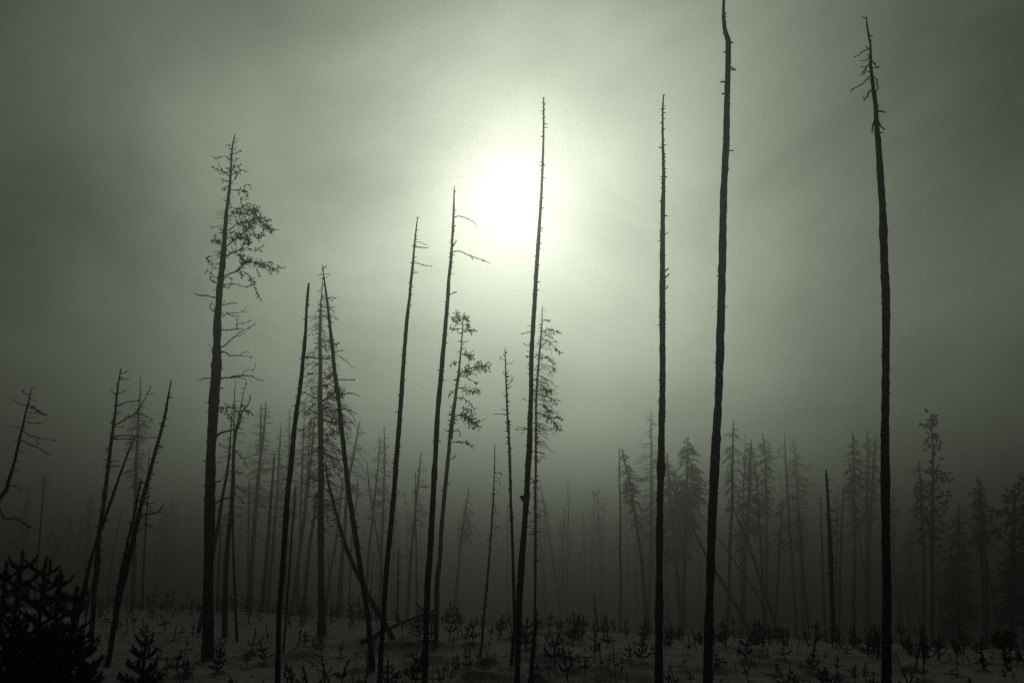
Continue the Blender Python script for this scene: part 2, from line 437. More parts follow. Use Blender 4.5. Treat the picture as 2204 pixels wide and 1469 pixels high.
# ------------------------------------------------------------------ the snow
def axis(dense0, dense1, step, far0, far1):
    a = list(np.arange(dense0, dense1, step))
    s = step; x = a[-1]
    while x < far1: s *= 1.12; x += s; a.append(x)
    s = step; x = a[0]
    while x > far0: s *= 1.12; x -= s; a.insert(0, x)
    return np.array(a)
gx = axis(-8.5, 8.5, 0.062, -480, 480); gy = axis(8.8, 22, 0.062, -180, 560)
GX, GY = np.meshgrid(gx, gy)
GZ = ground_base(GX, GY)
for mx, my, mh, mr in MOUNDS:
    i0, i1 = np.searchsorted(gx, (mx - 3 * mr, mx + 3 * mr)); j0, j1 = np.searchsorted(gy, (my - 3 * mr, my + 3 * mr))
    q = ((GX[j0:j1, i0:i1] - mx) ** 2 + (GY[j0:j1, i0:i1] - my) ** 2) / (mr * mr)
    GZ[j0:j1, i0:i1] += mh * np.exp(-q)
GZ += 0.006 * np.sin(GX * 5.1 + 2 * np.sin(GY * 2.3)) * np.sin(GY * 4.4 + 1.3 * np.sin(GX * 1.9))
for q in range(14):
    a_ = rng.random() * 6.283; k_ = rng.uniform(2.5, 11); GZ += 0.011 / k_ ** 0.7 * np.sin(k_ * (GX * math.cos(a_) + GY * math.sin(a_)) + rng.random() * 6 + 0.8 * np.sin(GX * rng.uniform(.5, 1.6)))
nx, ny = len(gx), len(gy)
gi = np.arange(nx * ny).reshape(ny, nx)
gf = np.stack([gi[:-1, :-1], gi[:-1, 1:], gi[1:, 1:], gi[1:, :-1]], -1).reshape(-1, 4)
me = bpy.data.meshes.new('snowy_ground')
me.from_pydata(np.stack([GX, GY, GZ], -1).reshape(-1, 3).tolist(), [], gf.tolist()); me.materials.append(M_SNOW)
me.polygons.foreach_set('use_smooth', [True] * len(me.polygons))
go = bpy.data.objects.new('snowy_ground', me); COL.objects.link(go); go['kind'] = 'structure'

# ------------------------------------------------------------------ the near dead trees, traced limb by limb
GP = 'tall burnt trunks standing in the foreground'
A = (400, 270, 5.65); B = (400, 500, 5.65); C = (400, 740, 5.65); D = (460, 800, 4.897)
def b(frame, w0, w1, *pts, tw=0, tl=13, cp=0.0):
    return (fr(*frame, *pts), w0 / frame[2], w1 / frame[2], tw, tl, cp)

T1 = [(505, 288, 1.6), (499, 315, 3), (497, 356, 4.2), (494, 405, 6), (488, 454, 8), (484, 511, 10), (478.5, 577, 12), (473.5, 626, 14), (469.5, 683, 15.5),
      (467, 740, 17.5), (464.5, 802, 19.5), (460, 857, 20.5), (454.5, 962, 21.5), (451, 1119, 22), (449, 1276, 22.5), (447.6, 1428, 24)]
BR1 = [
 b(A, 6, 3, (525,400),(490,375),(440,375),(390,395),(340,390), tw=4, tl=6, cp=.9),
 b(A, 8, 3, (545,640),(500,590),(440,550),(390,535),(350,520),(325,495), tw=8, tl=9, cp=.8), b(A, 5, 3, (450,545),(410,500),(395,455)),
 b(A, 6, 3, (535,690),(500,670),(450,665),(425,640), tw=5, tl=7, cp=.7), b(A, 6, 3, (525,740),(480,750),(430,785), tw=5, tl=7, cp=.8),
 b(A, 6, 2.5, (550,600),(600,570),(650,560),(710,540), tw=6, tl=8, cp=.7), b(A, 6, 3, (555,690),(590,660),(610,600),(625,560), tw=5, tl=8, cp=.5),
 b(A, 8, 4, (550,785),(600,785),(650,780),(700,800),(740,830),(755,890), tw=12, tl=9, cp=.9), b(A, 5, 4, (700,790),(720,740),(760,715),(795,755), tw=5, tl=6, cp=.9),
 b(A, 5, 4, (640,780),(642,815),(640,850), tw=3, tl=5, cp=.9), b(A, 6, 3, (560,560),(580,480),(610,430),(615,390), tw=5, tl=8, cp=.6),
 b(A, 5, 2.5, (560,520),(600,505),(640,500),(670,470), tw=4, tl=7, cp=.4), b(A, 5, 2.5, (565,330),(600,345),(630,330),(665,300), tw=3, tl=6, cp=.4),
 b(A, 4, 2, (565,230),(600,200),(640,175), tw=2, tl=5), b(A, 4, 2, (560,250),(520,240),(480,245), tw=3, tl=5, cp=.5), b(A, 4, 2, (575,300),(600,280),(628,255)), b(A, 4, 2, (575,170),(600,160),(615,156)),
 b(A, 4, 2, (555,300),(530,285),(512,265)), b(A, 5, 3, (540,540),(510,515),(480,520), tw=3, tl=6, cp=.8),
 b(A, 9, 4, (525,1130),(570,1070),(640,1050),(720,1070),(800,1080),(850,1060), tw=26, tl=12, cp=.8), b(A, 7, 3, (555,1065),(590,1020),(660,1010),(740,1020),(830,1010),(895,1050), tw=26, tl=11, cp=.85),
 b(A, 5, 5, (690,1010),(680,960),(670,910),(680,870), tw=8, tl=4, cp=1), b(A, 4, 3, (690,970),(740,960),(775,945), tw=4, tl=5, cp=1),
 b(A, 12, 4, (515,1275),(570,1240),(620,1200),(700,1180),(780,1165),(850,1140),(930,1180),(1000,1220),(1060,1275), tw=46, tl=15, cp=.75),
 b(A, 5, 2.5, (850,1140),(900,1110),(950,1105), tw=5, tl=8, cp=.4), b(A, 5, 3, (930,1180),(1000,1140),(1040,1145), tw=5, tl=8, cp=.8), b(A, 5, 3, (930,1180),(940,1230),(945,1285), tw=7, tl=6, cp=.9), b(A, 4, 3, (960,1190),(985,1240),(985,1285), tw=5, tl=6, cp=.9),
 b(A, 12, 5, (500,1465),(580,1400),(650,1350),(720,1290),(780,1220),(830,1190), tw=34, tl=15, cp=.6), b(A, 6, 2.5, (700,1320),(800,1310),(880,1330),(970,1330), tw=14, tl=11, cp=.3),
 b(A, 4, 2, (800,1320),(860,1370),(910,1425), tw=5, tl=8), b(A, 4, 2.5, (660,1330),(610,1310),(560,1290), tw=4, tl=8, cp=.5), b(A, 5, 3, (740,1290),(750,1360),(780,1440), tw=20, tl=9, cp=.8),
 b(A, 7, 3, (465,1290),(420,1260),(380,1230),(300,1245)), b(A, 6, 4, (445,1275),(425,1240),(410,1210)), b(A, 7, 3, (450,1462),(390,1420),(350,1420),(320,1385), tw=8, tl=8, cp=.4), b(A, 5, 3, (440,1420),(400,1410),(360,1370),(340,1340), tw=10, tl=8, cp=.7),
 b(A, 5, 3, (500,1380),(550,1365),(580,1390), tw=4, tl=5, cp=.5), b(A, 5, 3, (530,1000),(545,975),(550,1010), tw=4, tl=6, cp=.5), b(A, 5, 3, (495,920),(465,905),(440,897)),
 b(B, 13, 5, (480,300),(550,250),(620,225),(680,190),(705,130),(740,90), tw=16, tl=12, cp=.6), b(B, 6, 2.5, (690,185),(760,195),(850,215),(900,190),(955,155), tw=8, tl=8), b(B, 4, 3, (850,215),(895,222),(930,235), tw=2, tl=6), b(B, 4, 3, (575,230),(565,200),(555,165)),
 b(B, 15, 4, (475,525),(560,490),(630,470),(680,415),(720,370),(800,360),(880,375),(960,395),(1030,430),(1100,440),(1165,418), tw=46, tl=13, cp=.7),
 b(B, 7, 3.5, (630,470),(700,480),(770,530),(815,600),(835,670),(880,770),(900,800), tw=14, tl=8, cp=.8), b(B, 4, 2, (835,370),(870,460),(900,535), tw=4, tl=6, cp=.3), b(B, 6, 3.5, (610,228),(680,300),(720,360), tw=18, tl=11, cp=.7),
 b(B, 4, 3, (1000,410),(1010,350),(1060,375), tw=7, tl=7, cp=.7), b(B, 6, 4, (660,460),(680,510),(680,560), tw=7, tl=6, cp=.8),
 b(B, 6, 4, (470,540),(530,545),(560,580),(540,640),(520,660), tw=3, tl=6), b(B, 8, 4, (455,640),(520,630),(600,625),(660,645),(740,665),(780,640),(840,630), tw=4, tl=7), b(B, 4, 3, (800,630),(805,580),(860,600)),
 b(B, 11, 9, (375,797),(290,775),(210,765),(150,760),(110,745)), b(B, 8, 4, (415,440),(350,435),(305,450)), b(B, 5, 2.5, (360,430),(300,390),(270,350),(245,300), tw=7, tl=9, cp=.3), b(B, 4, 2, (400,590),(340,530),(300,490),(250,470), tw=5, tl=9), b(B, 5, 3, (390,620),(330,600),(285,565), tw=6, tl=8),
 b(B, 9, 6, (365,962),(310,940),(295,900),(300,870),(345,880)), b(B, 3, 2, (310,870),(318,840),(320,810)), b(B, 9, 6, (440,890),(500,870),(560,858),(630,862)), b(B, 4, 2.5, (450,880),(465,850),(475,825)),
 b(B, 9, 3, (440,1025),(500,990),(560,980),(640,980),(690,955),(735,900)), b(B, 6, 3, (485,968),(560,1010),(660,1018), tw=2, tl=6), b(B, 4, 3, (690,960),(720,972),(750,965)),
 b(B, 11, 6, (430,1180),(520,1185),(600,1178),(700,1172)), b(B, 8, 3, (640,1170),(615,1140),(630,1110),(700,1095),(760,1080),(800,1065), tw=3, tl=6), b(B, 4, 2.5, (630,1110),(618,1070),(608,1030)),
 b(B, 12, 3, (425,1395),(480,1370),(530,1315),(590,1270),(640,1225),(710,1190),(780,1150),(850,1105), tw=4, tl=7), b(B, 5, 3, (600,1270),(660,1250),(730,1215)), b(B, 6, 3, (335,1450),(310,1440),(320,1395),(255,1357)),
 b(C, 13, 4, (425,95),(480,100),(540,140),(620,140),(670,130),(700,100),(770,98)), b(C, 7, 3.5, (640,140),(720,145),(815,158)), b(C, 14, 4, (410,425),(480,410),(560,405),(640,395),(700,380),(760,390),(810,385),(850,415),(920,445),(950,430)),
 b(C, 7, 6, (540,400),(600,385),(680,380)), b(C, 7, 2.5, (690,380),(705,335),(760,315),(825,310),(848,232)), b(C, 8, 4, (620,400),(700,420),(740,440)), b(C, 10, 7, (312,418),(240,415),(190,430),(135,448)), b(C, 12, 12, (405,540),(430,540),(450,538)), b(C, 10, 7, (285,833),(265,832),(250,828)),
 b(C, 22, 6, (378,1115),(410,1085),(470,1065),(550,1045),(630,1025),(700,1030)), b(C, 14, 4, (635,1020),(660,940),(680,830),(720,770),(770,710),(790,660),(775,615), tw=3, tl=6), b(C, 7, 5, (370,1440),(430,1440),(450,1410)), b(C, 6, 3, (412,300),(440,305),(465,308)),
 b(D, 13, 8, (15,1388),(80,1345),(150,1330),(225,1325)), b(D, 11, 9, (20,1162),(50,1152),(75,1145))]
r = hero('burnt_pine', 'tall black pine trunk on the left with crooked side limbs and a twiggy crown', None, T1, BR1, (0.03, 0.75, 45, 3, 7), group=GP, side=12)
dT1 = ground_hit(447.6, 1428)
crown(r, np.array(r.location), spline(trunk_world(T1, dT1), 0.3), dT1, [(290, 3), (315, 9), (345, 15), (380, 18), (430, 17), (480, 26), (540, 30), (600, 24), (640, 15)], 90, droop=0.2, up=0.35, ntw=9, rmul=1.0, bias=0.1)

F1 = (600, 550, 5.65); F2 = (600, 790, 5.65); F8 = (460, 1040, 4.59)
T = fr(*F1, (365,330,20),(350,500,28),(340,650,32),(335,800,34),(328,950,36),(315,1100,42),(300,1250,46),(280,1450,52)) + fr(*F2, (255,300,54),(210,600,60),(175,900,60),(145,1200,62),(110,1469,61)) + fr(*F8, (700,500,50),(672,900,52),(650,1200,53),(640,1469,55)) + [(596, 1490, 12.5)]
hero('burnt_pole', 'black pole with a blunt snapped top, first trunk right of the limbed pine', 11.6, T, [
 b(F1, 14, 8, (320,1240),(380,1235),(480,1250),(640,1250)), b(F1, 9, 5, (325,1235),(355,1215),(385,1190)), b(F2, 10, 6, (270,300),(320,310),(400,350),(460,365)), b(F2, 8, 5, (255,420),(285,424),(315,432)),
 b(F2, 7, 5, (215,745),(255,745),(240,770)), b(F2, 9, 7, (298,110),(315,108),(332,106)), b(F1, 6, 4, (360,540),(388,542)), b(F1, 7, 5, (350,746),(384,747)), b(F1, 8, 6, (295,1240),(283,1215),(275,1185)), b(F2, 7, 6, (295,15),(320,18))],
 (0.01, 0.6, 34, 2, 4), group=GP)

T = fr(*F1, (527,105,9),(545,250,16),(565,420,24),(590,620,30),(615,830,34),(640,1040,38),(660,1240,42)) + fr(*F2, (670,0,46),(690,150,50),(730,430,52),(760,700,54),(790,1000,56),(820,1250,56)) + fr(*F8, (1325,0,45),(1385,400,49),(1450,800,52),(1500,1150,53),(1530,1400,55)) + [(801, 1448, 12)]
hero('burnt_pole', 'black pole leaning hard to the left with short arms, foot in a snow hummock', None, T, [
 b(F1, 6, 4, (533,155),(560,135),(580,118)), b(F1, 5, 3, (545,150),(590,137)), b(F1, 5, 3.5, (540,225),(500,232),(455,250)), b(F1, 6, 4, (540,228),(580,222),(615,235)), b(F1, 5, 3.5, (548,272),(595,255)), b(F1, 5, 3, (545,270),(520,272),(490,278)),
 b(F1, 8, 6, (578,518),(640,505),(705,520)), b(F1, 5, 3, (600,515),(615,545)), b(F1, 5, 3, (675,512),(650,545)), b(F1, 8, 6, (595,640),(650,625),(685,630)), b(F1, 9, 5, (668,1190),(730,1155),(800,1155)), b(F2, 12, 8, (700,152),(780,148),(850,150),(930,153)), b(F2, 9, 7, (690,155),(660,157),(635,160)),
 b(F2, 12, 6, (730,335),(800,320),(900,318),(985,352)), b(F2, 13, 7, (750,515),(800,508),(880,530),(950,570)), b(F2, 8, 5, (735,520),(700,522),(670,520)), b(F2, 9, 7, (775,730),(798,735))],
 (0.01, 0.9, 34, 2, 5), group=GP)

T = fr(*F1, (530,270,6),(525,450,14),(512,650,26),(510,850,36),(505,1000,40),(505,1200,44),(505,1440,48)) + fr(*F2, (505,100,54),(500,400,62),(505,700,68),(505,1000,70),(510,1300,74)) + fr(*F8, (1060,100,63),(1060,700,66),(1065,1200,70)) + [(692, 1368, 16.5)]
r = hero('dead_pine', 'thick grey trunk with twiggy brown crown between two black crossing poles', None, T, [
 b(F2, 20, 9, (530,405),(590,370),(640,330),(700,300),(780,310), tw=30, tl=17, cp=.3), b(F2, 11, 5, (530,225),(600,205),(660,185), tw=10, tl=10, cp=.2), b(F2, 13, 6, (520,145),(590,115),(660,70), tw=14, tl=12, cp=.2), b(F2, 7, 4, (475,235),(420,225),(350,230),(300,255)), b(F2, 6, 4, (475,330),(430,325),(400,280),(395,240), tw=6, tl=6, cp=.4),
 b(F2, 7, 4, (470,70),(420,80),(370,80),(330,60), tw=4, tl=7), b(F2, 7, 4, (470,370),(420,370),(370,370)), b(F2, 6, 3, (470,440),(400,470),(350,540),(310,570), tw=10, tl=10, cp=.3), b(F2, 9, 5, (540,650),(620,655),(720,670), tw=14, tl=14, cp=.2), b(F2, 11, 6, (545,815),(600,820),(650,815),(700,765),(740,745), tw=14, tl=15),
 b(F2, 7, 4, (545,985),(590,1055),(650,1090),(740,1130), tw=10, tl=9), b(F2, 10, 5, (550,1245),(620,1230),(660,1190),(700,1220),(750,1250),(790,1250), tw=8, tl=9), b(F2, 6, 3, (665,1200),(700,1290),(755,1350), tw=4, tl=7), b(F2, 8, 4, (470,1375),(410,1345),(350,1315)), b(F2, 7, 4, (545,1320),(600,1310),(650,1305), tw=8, tl=8), b(F2, 6, 4, (470,705),(430,690),(415,715)),
 b(F2, 6, 4, (540,510),(560,480),(590,490), tw=8, tl=10, cp=.3), b(F1, 7, 3, (530,1050),(580,1035),(640,1040),(720,1090), tw=14, tl=11, cp=.4), b(F1, 6, 3, (480,1310),(420,1310),(340,1320)), b(F1, 5, 3, (520,1110),(590,1085)), b(F8, 8, 5, (1030,130),(980,125),(940,120)), b(F8, 7, 5, (1090,260),(1140,262),(1180,258)), b(F8, 8, 4, (1090,205),(1120,195),(1160,215), tw=4, tl=6), b(F8, 6, 3, (1090,330),(1115,315),(1125,370),(1155,420), tw=6, tl=8)],
 (0.05, 0.7, 40, 3, 8), material=M_BARK, side=12)
P = spline(trunk_world(T, ground_hit(692, 1368)), 0.3); base = np.array(r.location)
crown(r, base, P, ground_hit(692, 1368), [(600, 10), (660, 25), (700, 44), (770, 46), (820, 52), (900, 62), (960, 50), (1040, 45), (1110, 30)], 190, droop=0.55, up=0.25, ntw=12, bias=0.25, rmul=0.9)

# the slender pole, the two-armed pole and the gnarled pine behind it
E_ = (840, 380, 5.65); F = (920, 650, 4.59); H7 = (740, 880, 4.59); G6 = (600, 1250, 5.25)
T = fr(*E_, (332,495,11),(315,650,18),(300,800,22),(288,950,26),(275,1100,30),(255,1280,34),(240,1469,37)) + fr(780, 380, 2.04, (195,650,16),(175,900,18.5),(155,1150,21),(130,1469,23)) + fr(*G6, (1205,0,54),(1180,400,56),(1140,1149,58)) + [(816, 1492, 11.2)]
hero('burnt_pole', 'slender black pole with three short right arms near its tip, left of the two-armed pole', 11.5, T, [
 b(E_, 6, 4, (315,795),(370,800),(435,832)), b(E_, 10, 6, (300,855),(380,858),(435,868),(465,855)), b(E_, 8, 5, (290,1050),(350,1055),(410,1080),(510,1085)), b(E_, 9, 7, (278,1175),(310,1162),(338,1163)), b(E_, 9, 7, (300,860),(280,845),(262,835)), b(E_, 7, 4, (330,502),(318,494),(308,488)), b(E_, 6, 4, (332,500),(355,488)), b(E_, 6, 4, (255,1435),(283,1430)), b(E_, 5, 3.5, (315,650),(345,650)), b(E_, 5, 3.5, (318,718),(338,718))],
 (0.01, 0.8, 62, 2, 4), group=GP)

T = fr(*E_, (776,115,10),(775,250,18),(770,450,24),(765,600,28),(755,800,33),(745,950,38),(730,1100,41),(712,1280,44),(705,1440,46)) + fr(*F, (175,300,40),(155,500,44),(130,800,47),(105,1100,50),(85,1450,54)) + fr(*H7, (905,500,53),(875,1000,56),(845,1469,57)) + fr(*G6, (1678,0,68),(1665,500,70),(1648,1149,74)) + [(913, 1492, 14.2)]
hero('burnt_pole', 'tall black pole with two long thin arms drooping right, beside the sun glow', 11.2, T, [
 b(E_, 9, 5, (778,494),(830,480),(900,497),(970,525),(1030,570),(1060,630)), b(E_, 10, 6, (768,914),(830,905),(890,925),(960,960),(1050,990),(1130,1018),(1210,1050), tw=5, tl=6), b(E_, 11, 7, (765,850),(785,805),(808,775)), b(E_, 9, 8, (725,1435),(770,1408),(810,1405)), b(E_, 5, 4, (985,968),(995,995),(1007,1018)), b(E_, 6, 5, (745,1185),(785,1174)), b(E_, 7, 5, (768,540),(790,556)), b(E_, 8, 5, (772,610),(782,680))],
 (0.01, 0.8, 58, 2, 4), group=GP)

T = fr(*F, (348,110,6),(345,250,12),(335,400,14),(325,550,18),(312,700,24),(290,850,28),(270,1000,32),(250,1150,36),(230,1350,40)) + fr(*H7, (1090,0,34),(1055,250,36),(1025,550,37),(990,850,40),(960,1200,42),(950,1440,42)) + fr(*G6, (1790,0,56),(1780,400,52),(1775,760,52))
hero('dead_pine', 'grey dead pine with gnarled drooping limbs right of the two-armed pole', None, T, [
 b(F, 12, 4, (318,720),(370,680),(430,650),(500,635),(555,625),(600,635), tw=34, tl=15, cp=.5), b(F, 6, 3, (335,508),(400,520),(450,535), tw=16, tl=12, cp=.4), b(F, 6, 3, (315,730),(380,740),(440,770),(500,805), tw=6, tl=9), b(F, 5, 3, (330,725),(390,715),(465,708), tw=5, tl=8), b(F, 5, 3, (310,590),(260,600),(225,630), tw=7, tl=8, cp=.4), b(F, 7, 3, (295,850),(350,845),(420,880),(500,890), tw=18, tl=12, cp=.3),
 b(F, 8, 3, (280,950),(340,945),(400,980),(440,1020),(465,1090), tw=8, tl=8), b(F, 9, 4, (265,1132),(330,1110),(390,1130),(450,1180),(490,1220), tw=34, tl=15, cp=.2), b(F, 5, 3, (325,1105),(370,1060),(440,1060), tw=6, tl=10), b(F, 6, 4, (255,1275),(310,1265),(325,1325), tw=3, tl=6), b(F, 7, 5, (225,1278),(195,1272),(165,1255)), b(F, 8, 5, (245,1380),(320,1380),(400,1395),(445,1440), tw=9, tl=8, cp=.4), b(F, 5, 3, (275,860),(240,900),(210,910), tw=4, tl=8), b(F, 5, 3.5, (260,1030),(215,1030), tw=2, tl=5),
 b(F, 6, 3, (342,260),(290,265),(230,260),(215,265), tw=12, tl=9, cp=.5), b(F, 6, 3, (345,262),(410,280),(455,275), tw=14, tl=10, cp=.5), b(F, 5, 4, (345,205),(310,170),(285,110), tw=20, tl=9, cp=.8), b(F, 5, 4, (346,190),(375,150),(400,175), tw=18, tl=9, cp=.8), b(F, 5, 3, (345,215),(300,215),(240,170), tw=12, tl=8, cp=.6), b(F, 5, 3, (345,235),(390,220),(410,250), tw=14, tl=8, cp=.7), b(F, 4, 3, (340,430),(370,395),(410,380)), b(H7, 8, 6, (1055,495),(1085,480),(1105,455))],
 (0.03, 0.6, 40, 3, 7), material=M_BARK)

# the pole across the sun, the slim pine and the snag behind it
G = (1000, 900, 5.65); S7 = (1000, 1250, 5.25)
T = [(1170, 209, 2.6), (1169.5, 300, 4.6), (1167, 380, 6), (1163, 450, 7.2), (1157, 550, 8.4)] + fr(*F, (1062,0,42),(1045,300,44),(1030,600,46),(1025,900,49),(1012,1200,54)) + fr(*G, (790,300,74),(770,600,72),(755,900,70),(757,945,78),(748,985,76),(740,1100,72),(715,1469,72)) + fr(*S7, (628,0,76),(605,500,74),(590,1149,73)) + [(1111, 1496, 14)]
hero('burnt_pole', 'black pole whose thin tip crosses the bright sun, with a broken knob low on it', 10.9, T, [
 b(F, 6, 4, (1000,1248),(940,1255),(865,1262)), b(F, 3, 2.5, (870,1258),(900,1235),(940,1235),(990,1248)), b(F, 3, 2.5, (945,1257),(955,1280),(940,1298),(920,1290)), b(F, 4, 3, (1040,292),(990,300),(920,315), tw=3, tl=5, cp=.9), b(F, 4, 3, (1030,437),(975,425),(945,405)), b(F, 4, 3, (1040,237),(985,232)), b(F, 8, 5, (1025,542),(995,535),(970,535), tw=3, tl=6), b(F, 4, 3, (1010,970),(960,965),(940,945)),
 b(G, 44, 34, (735,1015),(712,975),(690,938)), b(G, 10, 7, (765,1115),(812,1170)), b(G, 8, 5, (795,712),(835,750),(852,800)), b(G, 10, 8, (810,408),(855,400),(930,420),(975,440)), b(G, 6, 5, (805,488),(850,497)), b(F, 5, 4, (1030,495),(1000,488),(975,475))],
 (0.005, 0.75, 95, 2, 4.5), group=GP)

T = fr(*F, (1130,40,6),(1132,200,12),(1120,350,16),(1105,500,18),(1095,650,20),(1080,850,21),(1070,1100,22)) + fr(*G, (872,50,30),(870,600,31),(862,1000,32),(860,1440,32)) + fr(*S7, (793,300,32)) + [(1149, 1392, 6.5)]
d1150 = ground_hit(1149, 1392)
r = hero('dead_pine', 'slim dead pine with a drooping twiggy right side, just behind the sunlit pole', d1150, T, [
 b(F, 10, 4, (1078,1092),(1150,1110),(1220,1160),(1270,1210),(1310,1270), tw=20, tl=11, cp=.5), b(F, 5, 3, (1220,1160),(1280,1140),(1350,1170), tw=8, tl=9, cp=.5), b(F, 6, 3, (1122,297),(1200,270),(1300,290), tw=12, tl=9, cp=.5), b(F, 5, 3, (1080,905),(1180,930),(1240,965),(1290,1010), tw=10, tl=8), b(F, 4, 3, (1235,962),(1280,970),(1320,962)), b(F, 5, 4, (1132,185),(1190,175),(1215,195), tw=6, tl=6, cp=.9),
 b(G, 5, 3, (880,85),(940,115),(1000,140),(1080,128)), b(G, 6, 3, (880,130),(940,200),(1010,248)), b(G, 6, 4, (880,292),(940,285),(1000,320)), b(G, 5, 4, (880,465),(950,465),(1000,505)), b(F, 4, 3, (1085,1385),(1130,1380),(1175,1405)), b(G, 7, 5, (880,525),(905,548)), b(G, 4, 3, (880,870),(920,866)),
 b(F, 5, 4, (1125,350),(1200,390),(1260,450),(1312,500), tw=14, tl=7, cp=.7), b(F, 5, 3, (1095,600),(1170,540),(1230,600),(1248,700), tw=8, tl=12), b(F, 6, 3, (1085,880),(1150,860),(1225,890), tw=14, tl=10), b(F, 6, 3, (1085,1000),(1150,1010),(1210,1090), tw=16, tl=11)],
 (0.05, 0.75, 60, 3, 7), material=M_BARK)
P = spline(trunk_world(T, d1150), 0.3); base = np.array(r.location)
crown(r, base, P, d1150, [(655, 5), (690, 17), (720, 26), (760, 28), (800, 27), (850, 32), (900, 34), (940, 26), (965, 14)], 125, droop=0.5, up=0.25, ntw=10, bias=0.55, rmul=0.85)

T = fr(*S7, (803,300,7),(812,380,22),(800,430,26),(816,470,27),(800,520,38),(782,650,44),(765,850,60),(745,1149,66)) + [(1139, 1492, 14)]
hero('broken_snag', 'short black broken snag with a lumpy pointed top at the foot of the sunlit pole', 11.0, T, [], (0.05, 0.9, 14, 2, 5), rough=0.09)

T = fr(*F, (766,440,5),(772,550,10),(778,700,14),(785,900,18),(790,1100,20),(800,1300,22)) + fr(*G, (528,20,26),(540,400,30),(550,700,31),(560,1000,33),(578,1440,35)) + fr(*S7, (560,400,37),(545,800,38),(532,995,42))
hero('dead_pole', 'dark grey pole with short forks at mid height, just left of the sunlit pole', None, T, [
 b(F, 7, 4, (780,835),(820,790),(850,740)), b(F, 3, 2.5, (832,768),(835,720)), b(F, 5, 4, (785,862),(835,825)), b(F, 7, 4, (785,1110),(720,1105),(655,1108)), b(F, 6, 4, (785,1072),(730,1050)), b(F, 6, 5, (780,928),(745,910)), b(F, 4, 3, (775,577),(745,570),(720,548), tw=2, tl=5), b(F, 4, 3, (778,605),(820,608),(845,590)), b(F, 4, 3, (780,690),(745,690)), b(F, 3.5, 3, (780,720),(760,705),(745,698)), b(F, 3, 2.5, (785,695),(800,690),(797,665)), b(F, 3, 2.5, (770,500),(790,475))],
 (0.01, 0.6, 70, 2, 4.5), material=M_BARK)

T = fr(*G, (370,315,9),(370,450,12),(360,700,14),(350,950,16),(332,1150,20),(312,1469,22)) + fr(*S7, (220,400,26),(185,750,30),(165,885,34))
hero('dead_pole', 'thin short pole with small twigs only on its right side', None, T, [
 b(G, 5, 3, (370,653),(420,665),(445,695)), b(G, 4, 3, (400,658),(435,655),(465,685)), b(G, 5, 3.5, (368,715),(410,725),(432,758)), b(G, 5, 3.5, (365,755),(400,770),(430,795)), b(G, 5, 3, (358,860),(390,872),(422,908)), b(G, 5, 3, (345,1090),(380,1120),(415,1166)), b(G, 5, 3, (330,1255),(390,1318),(440,1332)), b(G, 4, 3, (325,1325),(355,1328),(385,1348)), b(G, 4, 3, (372,495),(408,528)), b(G, 4, 3, (352,960),(384,962)), b(G, 4, 3, (325,1385),(347,1426)), b(G, 4, 3, (350,1035),(380,1105))],
 (0.02, 0.8, 24, 2, 4), material=M_BARK)

# three tall poles on the right
J8 = (1350, 0, 2.098); R6 = (1280, 850, 2.374); J = (1780, 20, 4.897); Q7 = (1700, 850, 2.373); Z = (1500, 0, 7)
T = [(1429, 203, 2.4), (1427, 245, 4)] + fr(*J8, (162,650,12),(165,760,14),(162,900,18.5),(160,1100,22),(158,1400,27)) + fr(*R6, (343,0,32),(338,400,34.5),(330,900,37),(330,1300,40)) + [(1418.5, 1469, 18), (1418, 1497, 18.4)]
hero('burnt_pole', 'straight black pole covered in tiny stubs, right of the sun with thin pointed tip', 10.7, T, [
 b(J8, 5, 3.5, (165,1222),(178,1218),(188,1212)), b(J8, 5, 3.5, (168,1255),(182,1245),(190,1236)), b(J8, 4, 3, (168,1305),(180,1300),(184,1288)), b(J8, 4, 3, (160,672),(143,662)), b(J8, 4, 3, (165,800),(181,796)), b(J8, 5, 4, (168,972),(183,976)), b(J8, 3.5, 2.5, (162,525),(153,518)), b(J8, 3, 2.5, (164,430),(172,428))],
 (0.005, 0.6, 105, 2, 4.2), group=GP)

T = [(1557, -62, 2.6), (1558, -25, 4.5)] + fr(*J8, (437,0,12),(437,80,16),(445,140,20),(458,182,25),(457,300,24.5),(452,450,26),(448,620,29),(440,760,30),(433,900,32),(430,1100,34),(425,1300,34),(422,1440,35)) + fr(*R6, (630,40,40),(618,300,42),(600,700,43),(585,1100,45)) + [(1523.5, 1469, 20.5), (1522, 1497, 21)]
hero('burnt_pole', 'tallest black pole with a kink near its top, running out of the upper frame', 10.3, T, [
 b(Z, 18, 14, (495,1000),(530,1020),(550,1050)), b(Z, 12, 10, (545,1045),(572,1020)), b(Z, 16, 14, (490,1052),(590,1055)), b(Z, 18, 16, (440,1235),(358,1235)), b(Z, 18, 14, (435,1402),(372,1422)), b(Z, 18, 16, (450,780),(405,792)), b(Z, 16, 14, (510,640),(550,640)), b(J8, 5, 4, (455,680),(480,680))],
 (0.01, 0.6, 75, 2, 3.6), group=GP, side=12)

